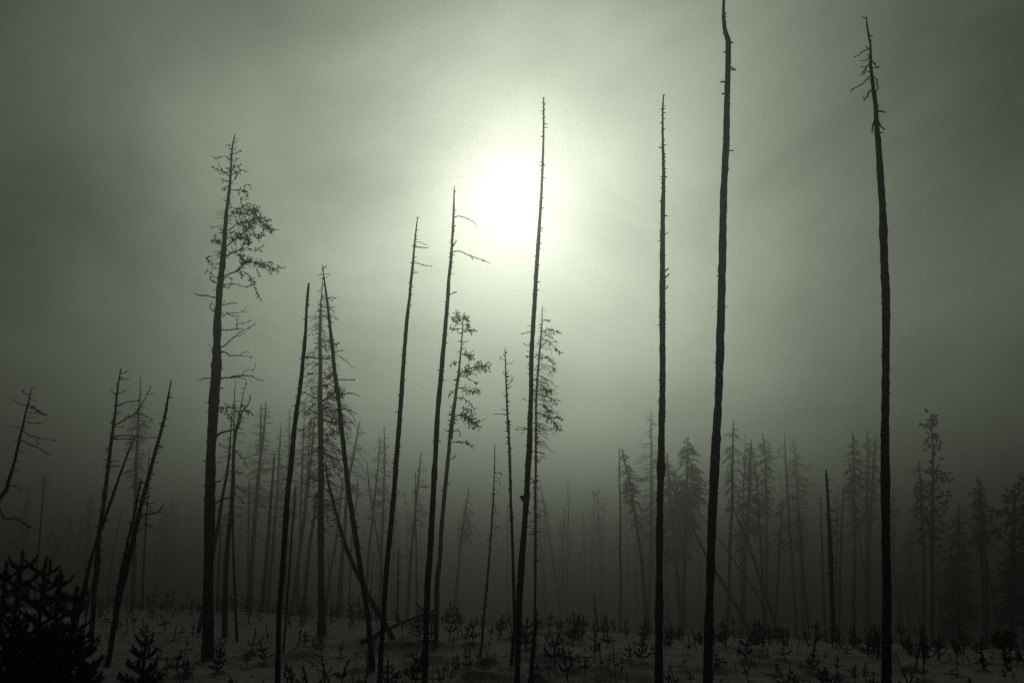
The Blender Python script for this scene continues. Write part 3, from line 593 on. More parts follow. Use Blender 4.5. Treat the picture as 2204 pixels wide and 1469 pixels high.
T = fr(*J, (420,85,12),(430,180,18),(445,280,22),(465,380,24),(465,450,25),(465,600,32),(480,720,38),(490,850,42),(510,1000,46),(520,1200,52),(540,1450,60)) + fr(*J8, (1140,760,29),(1152,950,32),(1160,1150,33),(1168,1400,35)) + fr(*Q7, (488,0,40),(487,300,42),(490,600,44.5),(495,1000,47),(496,1300,49)) + [(1908.6, 1469, 20.8), (1908, 1497, 21.2)]
hero('burnt_pole', 'rightmost black pole, bent at the tip with crooked twigs below it', 10.6, T, [
 b(J, 8, 7, (422,94),(395,92),(370,82)), b(J, 10, 9, (440,268),(480,287)), b(J, 10, 5, (460,415),(400,435),(340,480),(285,502), tw=3, tl=4), b(J, 9, 7, (450,425),(430,412),(410,388)), b(J, 9, 6, (455,485),(410,540),(355,543)), b(J, 7, 6, (450,482),(415,482)), b(J, 8, 6, (455,570),(400,610),(352,605)), b(J, 8, 5, (418,610),(380,660),(345,707)), b(J, 8, 7, (415,630),(385,698)), b(J, 10, 7, (472,695),(410,745),(380,785),(290,830),(250,865)),
 b(J, 13, 9, (478,845),(435,880),(425,930),(395,940),(390,970)), b(J, 8, 6, (395,938),(378,908)), b(J, 9, 6, (468,530),(510,590),(545,625), tw=3, tl=5), b(J, 7, 6, (490,560),(515,575)), b(J, 7, 6, (478,620),(520,618),(552,602)), b(J, 12, 7, (490,715),(525,745),(528,800),(540,830),(518,875)), b(J, 15, 13, (530,1075),(590,1078),(615,1090)), b(J, 14, 9, (535,1170),(570,1235),(610,1270)), b(J, 14, 9, (505,1155),(482,1230),(475,1300)), b(J, 13, 10, (550,1305),(588,1300)), b(J, 8, 6, (470,660),(440,658),(415,662))],
 (0.03, 0.65, 70, 2, 3.6), group=GP, side=12)

# ------------------------------------------------------------------ dead trees on the left edge
K = (0, 780, 3.6725); M = (0, 1150, 4.606)
T = fr(*K, (952,42,8),(940,120,11),(922,260,16),(910,400,19),(890,560,24),(870,700,27),(845,900,30),(820,1100,33),(795,1300,36)) + fr(*M, (985,0,44),(960,350,46),(935,600,48),(905,1000,50),(895,1080,52))
hero('dead_pine', 'black dead pine with long thin right arms, behind the dark young pines', None, T, [
 b(K, 5, 3, (950,88),(1000,75),(1018,58)), b(K, 5, 3, (942,135),(985,130),(1030,125)), b(K, 6, 3.5, (922,262),(895,235),(868,212)), b(K, 5, 3, (928,250),(990,220),(998,208)), b(K, 8, 4, (918,347),(980,320),(1040,305),(1110,302), tw=3, tl=5), b(K, 10, 4, (905,495),(1000,445),(1070,400),(1130,310),(1195,182), tw=3, tl=6), b(K, 6, 3, (1068,405),(1130,410),(1190,445),(1210,477), tw=2, tl=5), b(K, 4, 3, (1165,250),(1195,250),(1218,240)),
 b(K, 8, 4, (895,582),(980,575),(1080,580),(1140,590),(1235,592)), b(K, 7, 5, (895,605),(970,602),(1045,605)), b(K, 6, 4, (905,508),(985,508)), b(K, 5, 4, (865,775),(945,780)), b(K, 6, 5, (862,815),(950,815)), b(K, 5, 4, (905,395),(960,398)), b(K, 5, 4, (900,490),(870,482)), b(K, 5, 3, (840,988),(872,988)), b(K, 5, 3, (825,1095),(865,1102))],
 (0.02, 0.7, 46, 3, 7))
T = fr(*K, (1058,590,8),(1010,720,13),(940,920,18),(870,1130,22),(815,1280,26)) + fr(*M, (950,100,32),(890,300,36),(810,640,38)) + [(163, 1345, 9)]
hero('leaning_pole', 'thin dead pole leaning across behind the long-armed dead pine', 16.4, T, [], (0.02, 0.8, 30, 2, 5))
T = fr(*M, (1008,225,6),(970,360,10),(915,520,12),(870,720,14)) + [(184, 1340, 3.4)]
hero('leaning_pole', 'short thin leaning stick at the foot of the long-armed dead pine', 15.0, T, [], (0.02, 0.8, 8, 1, 4))
T = fr(*K, (1355,142,10),(1335,250,14),(1310,400,20),(1270,560,24),(1230,700,27),(1190,860,30),(1150,1000,32),(1110,1160,34),(1070,1320,37)) + fr(*M, (1310,100,50),(1240,370,52),(1180,600,54),(1130,900,52),(1065,1305,50))
hero('leaning_pole', 'stubbed black pole leaning right, its clean foot on open snow', None, T, [
 b(K, 11, 8, (1235,657),(1260,658),(1288,667)), b(K, 7, 5, (1140,1095),(1180,1130),(1195,1180),(1225,1190)), b(K, 9, 4, (1100,1207),(1180,1195),(1250,1180),(1290,1115), tw=4, tl=6), b(K, 5, 3.5, (1110,1215),(1150,1232),(1200,1230)), b(K, 5, 3, (1090,1262),(1150,1270),(1212,1310), tw=4, tl=7), b(K, 7, 5, (1150,1040),(1190,1010)), b(K, 6, 4, (1145,1103),(1220,1112)), b(K, 5, 3, (1060,1428),(1085,1445),(1097,1468)), b(K, 8, 5, (1190,870),(1218,890)), b(K, 6, 4, (1215,705),(1200,706))],
 (0.01, 0.7, 90, 2, 6))
T = fr(*K, (1112,930,12),(1095,1020,15),(1060,1200,19),(1030,1330,22),(1000,1450,26)) + fr(*M, (1270,100,40),(1200,400,42),(1135,800,42)) + [(238, 1385, 9.5)]
hero('leaning_pole', 'shorter black pole leaning close behind the stubbed leaning pole', 15.8, T, [b(K, 8, 7, (1108,945),(1130,947),(1150,948)), b(K, 6, 4, (1108,950),(1085,955))], (0.02, 0.8, 40, 2, 6))
T = fr(*K, (250,200,6),(225,300,10),(195,430,14),(165,560,18),(135,690,20),(110,800,23),(80,900,26),(60,960,28),(50,1010,29),(18,1042,31),(-8,1080,32),(-50,1250,36),(-95,1500,42)) + [(-40, 1365, 12.5)]
hero('crooked_pine', 'crooked dead pine at the far left edge, swept trunk and thin right arms', 18.0, T, [
 b(K, 5, 3, (245,207),(270,203),(292,195)), b(K, 5, 3, (232,255),(185,235),(177,208), tw=2, tl=5), b(K, 5, 3, (208,342),(150,325),(105,298)), b(K, 6, 4, (220,335),(270,360),(320,400),(365,408), tw=14, tl=7, cp=.3), b(K, 5, 3, (205,388),(270,400),(340,408)), b(K, 4, 3, (195,430),(235,435),(275,430)), b(K, 5, 3, (188,463),(260,478),(330,473),(380,450)), b(K, 5, 3, (175,508),(130,508),(85,503)), b(K, 6, 3, (168,530),(230,570),(280,590),(340,600),(440,610), tw=5, tl=5), b(K, 3, 2.5, (285,595),(305,650)),
 b(K, 7, 3, (150,600),(230,645),(300,670),(350,705),(415,727), tw=4, tl=5), b(K, 5, 4, (140,685),(190,705)), b(K, 6, 4, (100,855),(125,850),(150,863)), b(K, 7, 4, (55,985),(100,970),(135,990),(175,1017)), b(K, 11, 4, (-15,1110),(0,1165),(40,1230),(80,1240),(135,1230),(190,1270),(235,1305), tw=12, tl=8), b(K, 5, 3, (150,620),(110,622)), b(K, 4, 3, (235,290),(260,290),(278,310))],
 (0.02, 0.5, 26, 2, 5), material=M_BARK)

# ------------------------------------------------------------------ leaning and fallen trunks in the middle distance
T = [(698, 992, 2.5), (706, 1035, 4.5)] + fr(*F8, (1170,150,30),(1220,340,34),(1270,520,38),(1340,720,42),(1420,890,46),(1510,1070,50),(1590,1210,54)) + [(838, 1358, 12), (853, 1390, 12.5)]
LEAN_D = ground_hit(853, 1390)
hero('leaning_pine', 'dark dead pine leaning far to the left behind the crossing pole', LEAN_D, T, [
 b(F8, 9, 5, (1180,200),(1200,170),(1260,145),(1330,150)), b(F8, 8, 5, (1215,362),(1180,358),(1140,365)), b(F8, 8, 6, (1258,510),(1230,505),(1220,520)), b(F8, 6, 4, (1165,215),(1130,205),(1090,230), tw=4, tl=6), b(F8, 6, 3, (1150,60),(1210,55),(1220,80)), b(F8, 5, 3, (1215,250),(1240,255))],
 (0.02, 0.6, 22, 2, 6), material=M_BARK)
# the fallen trunk propped on it
d = LEAN_D - 0.35
P = np.array([(*W(x, y, d), 0.5 * w * mpp(y, d)) for (x, y, w) in fr(*G6, (1760,318,12),(1600,385,24),(1400,470,38),(1200,552,52),(1050,640,58),(930,700,60))])
base = P[-1, :3].copy(); base[2] = ground_z(base[0], base[1])
root = thing('fallen_trunk', 'dead fallen trunk propped up off the snow, thin end hanging with fine twigs', 'fallen tree', base)
P = spline(P, 0.2)
mb = MB(); mb.tube(P[:, :3], P[:, 3] * (1 + 0.05 * rng.standard_normal(len(P))), 9, 0.03); mb.build('trunk', M_BARK, root, base)
tm = MB(); twig_set(tm, None, P[:int(len(P) * 0.55)], d / FPX, 26, 17, 0, 0.0, 0.9, 2, 0.004); tm.build('twigs', M_TWIG, root, base, 'stuff')
bm = MB(); q = np.array([W(x, y, d) for x, y in fr(*G6, (1640,330),(1590,285),(1550,240))]); bm.tube(spline(q, 0.1), np.linspace(0.02, 0.008, len(spline(q, 0.1))), 5); bm.build('branch', M_BARK, root, base)

# ------------------------------------------------------------------ trees standing in the mist: (x, y, w) pixels, top first
GM = 'dead trees fading in the mist'
misty('misty_pine', 'faded forked-crown pine right of the limbed black pine, clumped twigs on its left', 25,
      fr(*D, (345,90,5),(320,200,8),(285,380,13),(250,560,20),(215,750,28),(205,1000,36),(195,1300,44)) + [(488, 1200, 10.5), (484, 1340, 12.5)],
      [(820, 8), (850, 18), (890, 26), (940, 24), (1000, 30), (1060, 34), (1130, 26)], 80, droop=0.35, up=0.45, ntw=7, group=GM,
      branches=[(fr(*D, (250,430),(200,380),(150,370),(80,395)), 2.2, 1, 26, 11), (fr(*D, (225,560),(170,470),(120,420)), 2, 1, 14, 9), (fr(*D, (270,420),(330,400),(410,440)), 1.8, .9, 18, 10), (fr(*D, (160,815),(100,780),(55,755)), 1.5, .8, 3, 6), (fr(*D, (230,840),(300,900),(360,1000)), 1.6, .8, 5, 8)])
misty('misty_pole', 'thin bare pole standing up through the forked-crown pine', 24, fr(*D, (237,70,4),(222,200,8),(212,560,13),(205,1000,16),(200,1300,18)) + [(503, 1200, 5), (508, 1345, 6)], stubs=30, group=GM)
misty('misty_pole', 'faded pole leaning right, close behind the trunk of the limbed pine', 26, fr(*D, (192,390,6),(180,600,12),(165,850,20),(140,1060,28),(95,1300,34)) + [(463, 1170, 8), (430, 1345, 9.5)], [(900, 8), (960, 16), (1040, 18)], 18, droop=0.3, up=0.3, ntw=4, stubs=16, group=GM)
far = [
 # label, depth, trunk, crown spec, n, kwargs
 ('pale twin-topped dead tree left of the snapped-top pole, right leader', 56, [(573,864,2),(570,905,4),(563,963,6),(556,1030,7),(548,1120,8.5),(537,1260,9.5),(533,1335,10)], [(868,8),(900,20),(950,26),(1010,34),(1080,36),(1150,24)], 85, dict(droop=.25, up=.45, ntw=8)),
 ('pale twin-topped dead tree left of the snapped-top pole, left leader', 58, [(562,869,2),(561,905,3.5),(561,960,5),(556,1040,6),(549,1120,7),(541,1250,8),(538,1335,8)], [(872,7),(900,16),(950,24),(1010,30),(1080,30)], 60, dict(droop=.25, up=.45, ntw=8)),
 ('misty broken stub pole between the twin-topped tree and the snapped-top pole', 44, [(590,975,3.5),(586,1040,5.5),(580,1120,7.5),(570,1240,8.5),(563,1340,9)], None, 0, dict(stubs=26)),
 ('faint dead pine rising left of the snapped-top pole', 62, [(604,914,1.6),(602,960,3.5),(598,1040,5),(592,1120,6.5),(580,1250,8),(573,1335,8.5)], [(916,5),(950,14),(1000,20),(1060,26),(1120,24)], 60, dict(droop=.3, up=.35, ntw=7)),
 ('faint feathery dead pine hidden half behind the snapped-top pole', 70, [(624,880,1.6),(623,930,3),(621,1000,4.5),(618,1120,6),(614,1335,7)], [(882,4),(910,12),(950,20),(1000,28),(1080,32),(1140,20)], 85, dict(droop=.45, up=.2, ntw=7)),
 ('thin misty pole left of the twin-topped tree', 44, [(537,1028,1.8),(536,1060,2.6),(535,1120,3.2),(534,1240,3.8),(533,1345,4.2)], [(1035,4),(1060,9),(1090,10)], 12, dict(droop=.2, up=.4, ntw=4, stubs=16)),
 ('misty dead pine, leftmost of three between the snapped-top pole and the thick trunk', 58, [(655,898,1.6),(653,940,3),(650,1020,4.2),(647,1110,5),(642,1240,6),(640,1345,6.5)], [(900,4),(940,18),(1000,26),(1060,26),(1110,16)], 65, dict(droop=.3, up=.25, ntw=7)),
 ('misty dead pine, middle of three between the snapped-top pole and the thick trunk', 60, [(668,900,1.6),(666,950,3.2),(661,1030,4.5),(652,1130,6),(636,1260,7.5),(624,1345,8)], [(902,10),(930,16),(980,20),(1040,22)], 50, dict(droop=.2, up=.5, ntw=7)),
 ('misty dead pine leaning behind the left edge of the thick trunk', 52, [(677,900,2),(672,960,4.5),(664,1040,6.5),(650,1150,8),(636,1260,9),(626,1345,9.5)], [(905,8),(960,18),(1020,20),(1080,16)], 40, dict(droop=.35, up=.3, ntw=6)),
 ('dark thin pole close right of the snapped-top pole foot', 18.6, [(636.5,1044,2.6),(634,1090,3.2),(628,1150,3.8),(621,1250,4.4),(612,1368,5)], None, 0, dict(stubs=14, material=M_CHAR)),
 ('faded pole leaning just left of the thick trunk foot', 46, [(681,1060,5),(676,1110,6.2),(667,1170,7.2),(659,1245,7.8),(650,1340,8.5)], None, 0, dict(stubs=12)),
 ('misty trunk leaning right behind the leaning pine', 57, [(737,1030,3),(732,1090,4),(722,1170,5.5),(710,1240,6.5),(698,1335,7.5)], [(1000,4),(1040,14),(1090,16)], 22, dict(droop=.3, up=.2, ntw=5)),
 ('misty straight pole behind the crossing poles, near the leaning pine middle', 52, [(746,1050,3),(741,1120,4.2),(735,1200,5.2),(727,1290,6),(723,1345,6.4)], None, 0, dict(stubs=12)),
 ('faint slender trunk right of the crossing pole, half way down', 60, [(771,1030,2.2),(766,1080,3),(758,1150,4),(753,1260,4.8),(750,1340,5)], [(1030,4),(1060,14),(1100,18),(1150,14)], 26, dict(droop=.35, up=.2, ntw=6)),
 ('misty dead pine leaning right with one-sided right crown, beside the crossing pole', 52, [(775,904,1.6),(770,930,3),(763,970,4.2),(753,1015,5.2),(748,1060,6),(738,1200,7),(730,1340,8)], [(906,5),(930,13),(970,22),(1010,26),(1060,24)], 60, dict(droop=.45, up=.2, ntw=7, bias=.5)),
 ('misty dead pine, left of the pair beside the slender pole', 58, [(818,940,1.6),(815,980,3),(810,1040,4.4),(804,1095,5.2),(793,1200,6.2),(783,1340,7)], [(943,6),(980,18),(1020,24),(1070,26),(1120,20)], 60, dict(droop=.3, up=.25, ntw=7)),
 ('misty dead pine, taller of the pair beside the slender pole, fine branched top', 58, [(827,918,1.6),(828,960,3.6),(827,1020,4.6),(825,1090,5.4),(821,1190,6.2),(816,1335,7)], [(920,6),(945,12),(980,20),(1030,24),(1090,24),(1140,16)], 75, dict(droop=.35, up=.35, ntw=7)),
 ('thin pole leaning left across the misty pair beside the slender pole', 56, [(789,990,1.6),(793,1030,2.6),(801,1090,3.4),(812,1160,4.2),(821,1220,4.6),(830,1335,5)], [(1000,3),(1040,9),(1080,8)], 12, dict(droop=.3, up=.2, ntw=4)),
 ('small misty crooked dead pine between crossing pole and slender pole', 50, [(806,1180,1.6),(803,1205,2.2),(800,1235,2.4),(799,1290,2.8),(797,1345,3)], [(1180,8),(1210,12),(1240,12)], 10, dict(droop=.1, up=.4, ntw=4)),
 ('misty dead pine with forked left arm between the slender and two-armed poles', 47, [(907,971,1.4),(904,995,2.6),(901,1030,3.6),(895,1090,4.6),(887,1170,5),(875,1345,6)], [(973,5),(1000,11),(1020,16),(1060,22),(1110,26),(1150,16)], 55, dict(droop=.4, up=.2, ntw=6, bias=.3)),
 ('thin misty pole in front of the forked-arm dead pine', 46, [(893.5,1014,1.8),(894,1060,2.8),(895,1130,3.6),(896,1220,4.2),(898,1350,5)], [(1020,9),(1045,12),(1070,8)], 14, dict(droop=.4, up=.1, ntw=4)),
 ('short grey stub pole right of the slender pole', 38, [(858,1180,2.6),(857.5,1215,4),(857,1270,4.8),(856,1352,5.4)], None, 0, dict(stubs=10)),
 ('faint weeping dead tree left of the one-sided twig pole', 66, [(1010,1044,1.2),(1004,1085,2.8),(999,1120,4),(992,1170,5),(985,1235,5.8),(977,1335,6.4)], [(1048,3),(1075,9),(1100,16),(1130,24),(1160,14)], 60, dict(droop=.9, up=.15, ntw=9, bias=.3)),
 ('faint thin pole left of the dark grey forked pole', 88, [(1091,1090,1.2),(1091.5,1130,2),(1092,1200,2.6),(1091,1325,3)], [(1092,3),(1110,8),(1140,9)], 14, dict(droop=.4, up=.1, ntw=4)),
 ('faint pole leaning left in the empty mist right of the sunlit pole', 80, [(1163,1040,1.4),(1170,1080,2.2),(1178,1130,2.8),(1188,1190,3.2),(1199,1270,3.8),(1206,1330,4)], [(1045,4),(1070,11),(1110,13),(1150,8)], 24, dict(droop=.6, up=.1, ntw=5)),
 ('faint upright pole in the empty mist right of the sunlit pole', 84, [(1223,1035,1.2),(1223,1080,2),(1222.5,1150,2.6),(1222,1240,3),(1221,1345,3.2)], [(1040,3),(1070,7),(1110,8)], 18, dict(droop=.4, up=.1, ntw=4)),
 ('faintest small dead tree beside the upright pole in the empty mist', 94, [(1215,1085,1),(1214,1130,2),(1212,1200,2.6),(1210,1345,3)], [(1088,3),(1110,8),(1150,11)], 22, dict(droop=.5, up=.1, ntw=5)),
 ('short slanted stump pole in the mist, right of the sunlit pole', 30, [(1278,1279,2.4),(1281,1310,3.4),(1286,1345,4.4),(1292,1385,5)], None, 0, dict(stubs=6)),
 ('thin slanting stick among the seedlings right of the sunlit pole', 18.6, [(1253,1326,0.9),(1246,1345,1.4),(1239,1368,1.7),(1229,1398,2)], None, 0, dict(stubs=4)),
 # right-hand wood
 ('misty bare pole, leftmost of the right-hand wood', 39, [(1333,962,1.6),(1333.5,1000,2.6),(1335,1120,4.6),(1335.5,1240,5.2),(1335,1390,5.8)], [(963,5),(975,5),(990,4)], 6, dict(droop=.1, up=.5, ntw=3, stubs=14)),
 ('misty dead pine with leafy drooping twigs beside the leftmost right-hand pole', 43, [(1340,965,2),(1346,1000,3.6),(1356,1040,5),(1362,1080,6),(1369,1120,6.5),(1382,1220,7),(1398,1390,8)], [(968,8),(990,20),(1020,28),(1050,24),(1090,20),(1130,14)], 90, dict(droop=.55, up=.4, ntw=8, needle=110, nlen=.10, nw=.022, needle_mat=M_DRY)),
 ('pale tall dead spruce with long level left arms, behind the stub-covered pole', 66, [(1401,881,1.6),(1401.5,930,4),(1402,990,5.5),(1402,1060,7),(1401,1140,8),(1397,1280,8.6),(1394,1395,9)], [(884,5),(910,18),(940,26),(980,42),(1020,40),(1070,36),(1120,32),(1170,20)], 120, dict(droop=.3, up=.25, ntw=7)),
 ('dense dark spruce half hidden by the stub-covered pole', 56, [(1437,975,2),(1439,1030,5),(1444,1100,7.5),(1455,1200,9),(1468,1395,10)], [(978,5),(1010,22),(1050,38),(1090,52),(1140,58),(1190,46)], 170, dict(droop=.55, up=.1, ntw=9, needle=60, nlen=.14, nw=.03)),
 ('misty spruce with full drooping crown between the stub-covered and kinked poles', 50, [(1481,938,1.6),(1480,975,3.6),(1479,1020,5.2),(1478,1080,6.4),(1475,1160,7.2),(1472,1270,8),(1469,1395,8.6)], [(940,5),(955,15),(975,22),(1000,28),(1030,42),(1060,44),(1090,30),(1130,24)], 150, dict(droop=.65, up=.2, ntw=10, needle=120, nlen=.12, nw=.028)),
 ('misty dead spruce with curved drooping arms, just right of the kinked pole', 37, [(1578,904,1.4),(1577,930,2.6),(1577,1004,4.4),(1576,1070,5.2),(1573,1140,6),(1569,1260,6.6),(1565,1395,7.2)], [(906,4),(918,11),(945,20),(980,27),(1020,26),(1060,28),(1100,20)], 85, dict(droop=.7, up=.3, ntw=8, needle=25, nlen=.07, nw=.016, needle_mat=M_DRY)),
 ('very thin faint pole between the curved-arm spruce and the dense dark spire', 66, [(1605.5,934,1.2),(1603,1000,2.6),(1600,1080,3.6),(1597,1200,4.4),(1592,1395,5)], [(940,3),(1000,9),(1060,12)], 22, dict(droop=.4, up=.1, ntw=4)),
 ('dense dark misty spire in the middle of the right-hand wood', 54, [(1617,944,2),(1616,980,4.5),(1614,1030,6.5),(1609,1110,8),(1603,1200,9),(1597,1395,10)], [(946,4),(965,12),(990,18),(1030,24),(1080,30),(1130,34),(1190,20)], 150, dict(droop=.5, up=.15, ntw=9, needle=75, nlen=.13, nw=.028)),
 ('slim misty dead pine leaning left against the dense dark spire', 45, [(1626,1003,1.4),(1629,1040,3),(1632,1090,4.2),(1637,1160,5),(1641,1260,5.6),(1646,1395,6.2)], [(1006,5),(1030,12),(1070,17),(1110,14),(1140,10)], 60, dict(droop=.5, up=.3, ntw=7)),
 ('pale narrow spruce with needled top, right of the dense dark spire', 64, [(1641,930,1.4),(1645,960,3.2),(1648,1010,4.6),(1650,1090,6),(1650,1200,7),(1650,1395,7.6)], [(932,4),(950,12),(975,20),(1010,18),(1060,16),(1110,14)], 100, dict(droop=.6, up=.2, ntw=8, needle=90, nlen=.13, nw=.028)),
 ('pale dead trunk with three long curved left arms in the right-hand wood', 60, [(1689,930,1.2),(1690,965,2.4),(1692,1010,3.6),(1696,1070,4.8),(1701,1150,6),(1708,1260,6.8),(1717,1395,7.4)], [(960,4),(1000,10),(1060,18),(1110,16)], 20, dict(droop=.4, up=.2, ntw=5, branches=[([(1689,965),(1681,963),(1674,972)], 1.6, .8, 4, 7), ([(1690,986),(1678,982),(1666,988)], 1.8, .8, 4, 7), ([(1697,1056),(1686,1054),(1680,1040),(1677,1012)], 1.6, .8, 2, 5), ([(1698,1068),(1712,1068),(1722,1072)], 1.8, .8, 4, 8)])),
 ('palest wide-crowned ghost tree in the right-hand wood', 84, [(1707,944,1.4),(1711,980,3.4),(1715,1030,5),(1719,1110,6.4),(1724,1220,7.2),(1733,1395,8)], [(948,6),(975,18),(1010,30),(1060,36),(1120,38),(1180,22)], 140, dict(droop=.45, up=.15, ntw=8, needle=25, nlen=.16, nw=.035)),
 ('short misty dead pine with arching twigs left of the ghost tree', 44, [(1686,1074,1.6),(1683,1100,2.8),(1680,1140,3.6),(1676,1210,4.4),(1666,1395,5)], [(1074,9),(1090,14),(1120,24),(1160,26),(1200,12)], 60, dict(droop=.7, up=.35, ntw=7)),
 ('slim misty dead pine leaning left in front of the ghost tree', 46, [(1717,1088,1.4),(1720,1120,2.6),(1725,1180,3.8),(1733,1280,4.6),(1746,1400,5.4)], [(1092,5),(1120,14),(1160,18),(1210,10)], 45, dict(droop=.4, up=.2, ntw=6)),
 ('slim misty pole just left of the dark stubby snag', 43, [(1767,1062,1.4),(1767.5,1090,2.4),(1768.5,1150,3.4),(1772,1260,4.2),(1777,1402,5)], [(1064,4),(1080,9),(1110,9),(1150,10)], 26, dict(droop=.2, up=.5, ntw=5)),
 ('faint bare pole close right of the dark stubby snag', 62, [(1804,1038,1.2),(1803,1080,2),(1801,1150,2.8),(1798,1280,3.4),(1796,1402,3.8)], None, 0, dict(stubs=8)),
 ('slim misty dead pine right of the dark stubby snag', 45, [(1817,1038,1.4),(1815,1075,2.6),(1812,1130,3.4),(1809,1220,4),(1804,1402,4.6)], [(1042,4),(1058,13),(1080,12),(1110,10),(1150,16),(1190,8)], 50, dict(droop=.3, up=.4, ntw=6)),
 ('misty spruce with stepped needled crown left of the rightmost black pole', 55, [(1836,931,1.6),(1837,965,3.6),(1838,1010,4.8),(1839,1090,6.2),(1840,1180,7),(1838,1280,7.6),(1837,1402,8.2)], [(933,5),(950,10),(970,15),(990,26),(1020,22),(1060,24),(1110,20),(1150,14)], 125, dict(droop=.6, up=.15, ntw=9, needle=95, nlen=.12, nw=.026)),
 ('misty dead pine, nearest but one left of the rightmost black pole', 60, [(1868,926,1.4),(1867.5,960,3),(1867,1030,4.4),(1866,1120,5.6),(1865,1240,6.4),(1863,1402,7)], [(929,4),(950,12),(1000,16),(1030,20),(1080,20),(1130,10)], 85, dict(droop=.55, up=.25, ntw=8, needle=30, nlen=.1, nw=.022, needle_mat=M_DRY)),
 ('misty dead pine touching the left side of the rightmost black pole', 64, [(1886,932,1.4),(1882,980,3.4),(1878,1050,5),(1873,1120,6.4),(1869,1240,7.4),(1866,1402,8)], [(935,5),(970,16),(1010,22),(1060,24),(1120,16)], 90, dict(droop=.5, up=.2, ntw=8, needle=30, nlen=.12, nw=.025, needle_mat=M_DRY)),
 ('slim misty trunk leaning left behind the rightmost black pole', 58, [(1846,1130,1.6),(1856,1200,3),(1868,1290,3.8),(1878,1402,4.4)], None, 0, dict(stubs=8)),
 ('faint low spruce in the gap right of the rightmost black pole', 82, [(1957,1128,1.4),(1957,1180,4),(1957,1260,6),(1957,1405,7)], [(1132,4),(1160,14),(1210,24),(1270,26)], 80, dict(droop=.5, up=.1, ntw=7, needle=40, nlen=.18, nw=.04)),
 ('misty dead pine with drooping left twigs beside the clumped live pine', 44, [(1979,988,1.4),(1980,1020,3),(1983,1078,4.6),(1986,1150,5.6),(1989,1250,6.2),(1986,1412,7)], [(990,5),(1010,13),(1040,18),(1080,18),(1110,22),(1150,20),(1190,10)], 95, dict(droop=.6, up=.25, ntw=8, needle=60, nlen=.1, nw=.022, needle_mat=M_DRY, bias=-.3)),
 ('misty double-stemmed dead spruce between two live conifers, left stem', 41, [(2103,1020,1.6),(2106,1060,3.4),(2109,1110,4.6),(2112,1180,5.6),(2117,1290,6.4),(2120,1415,7)], [(1023,4),(1040,9),(1070,16),(1100,20),(1140,22),(1180,14)], 100, dict(droop=.65, up=.15, ntw=9, needle=85, nlen=.1, nw=.022, bias=-.2, needle_mat=M_DRY)),
 ('misty double-stemmed dead spruce between two live conifers, right stem', 42, [(2110,1029,1.6),(2113,1070,3.2),(2117,1130,4.6),(2121,1190,5.4),(2125,1290,6),(2127,1415,6.6)], [(1034,4),(1060,12),(1100,17),(1140,18),(1180,10)], 70, dict(droop=.65, up=.15, ntw=8, needle=85, nlen=.1, nw=.022, bias=.3, needle_mat=M_DRY)),
 ('thin leaning stick crossing behind the small live spruce on the right', 47, [(2055,1072,1),(2070,1096,1.6),(2088,1126,2),(2104,1156,2.4),(2122,1200,2.8),(2160,1412,3.4)], None, 0, dict(stubs=8)),
 ('misty slanted thin trunk between the clumped pine and the small spruce', 50, [(2000,1180,2),(2012,1240,3),(2022,1300,3.6),(2036,1412,4.2)], None, 0, dict(stubs=8)),
 # left edge
 ('faint dead tree with brushy round crown behind the long-armed dead pine', 56, [(301,806,1.2),(302,840,3),(299,880,5),(296,940,6.4),(293,1000,7.6),(290,1100,8.6),(286,1320,10)], [(812,2),(850,6),(872,16),(900,28),(940,28),(980,24),(1010,28),(1050,16)], 120, dict(droop=.35, up=.1, ntw=9)),
 ('thin misty pole right of the stubbed leaning pole', 40, [(322,962,1.4),(320,1010,2.4),(317,1080,3.2),(312,1170,3.8),(305,1325,4.6)], [(966,3),(1000,5),(1040,7)], 10, dict(droop=.1, up=.4, ntw=3, stubs=12)),
 ('faint thin leaning pole between the long-armed pine and stubbed leaning pole', 58, [(261,1098,1.2),(255,1130,2),(246,1180,2.6),(237,1240,3),(226,1320,3.4)], None, 0, dict(stubs=6)),
 ('misty dead pole with thin right twigs above the dark young pines', 43, [(96,1024,1.8),(93,1060,2.6),(88,1120,3.6),(83,1180,4.2),(77,1270,4.8),(72,1350,5.2)], [(1022,14),(1030,12),(1045,12),(1060,10),(1090,9)], 22, dict(droop=.05, up=.25, ntw=3, bias=.5)),
 ('faintest leaning sliver of a trunk above the dark young pines', 86, [(176,1110,1),(170,1160,1.8),(163,1220,2.2),(154,1320,2.6)], None, 0, dict()),
 ('misty dead pine behind the right edge of the limbed black pine foot', 48, [(476,1090,4),(474,1150,5),(470,1230,5.6),(467,1345,6.2)], None, 0, dict(stubs=10)),
 ('faint trunk between the thick trunk and the crossing pole', 64, [(706,1180,3),(708,1230,4),(712,1290,4.6),(718,1345,5)], None, 0, dict(stubs=6)),
]
for lab, d, tr, spec, n, kw in far:
    if tr[0][0] > 1320: d *= 1.42
    elif d > 40: d *= 1.15
    if 'needle' in kw: kw = dict(kw, needle=kw['needle'] * (0.36 if tr[0][0] > 1320 else 1.0))
    nm = 'misty_pole' if spec is None or n < 30 else ('misty_spruce' if 'spruce' in lab or 'spire' in lab else 'misty_pine')
    misty(nm, lab, d, tr, spec, n, group=GM, **kw)

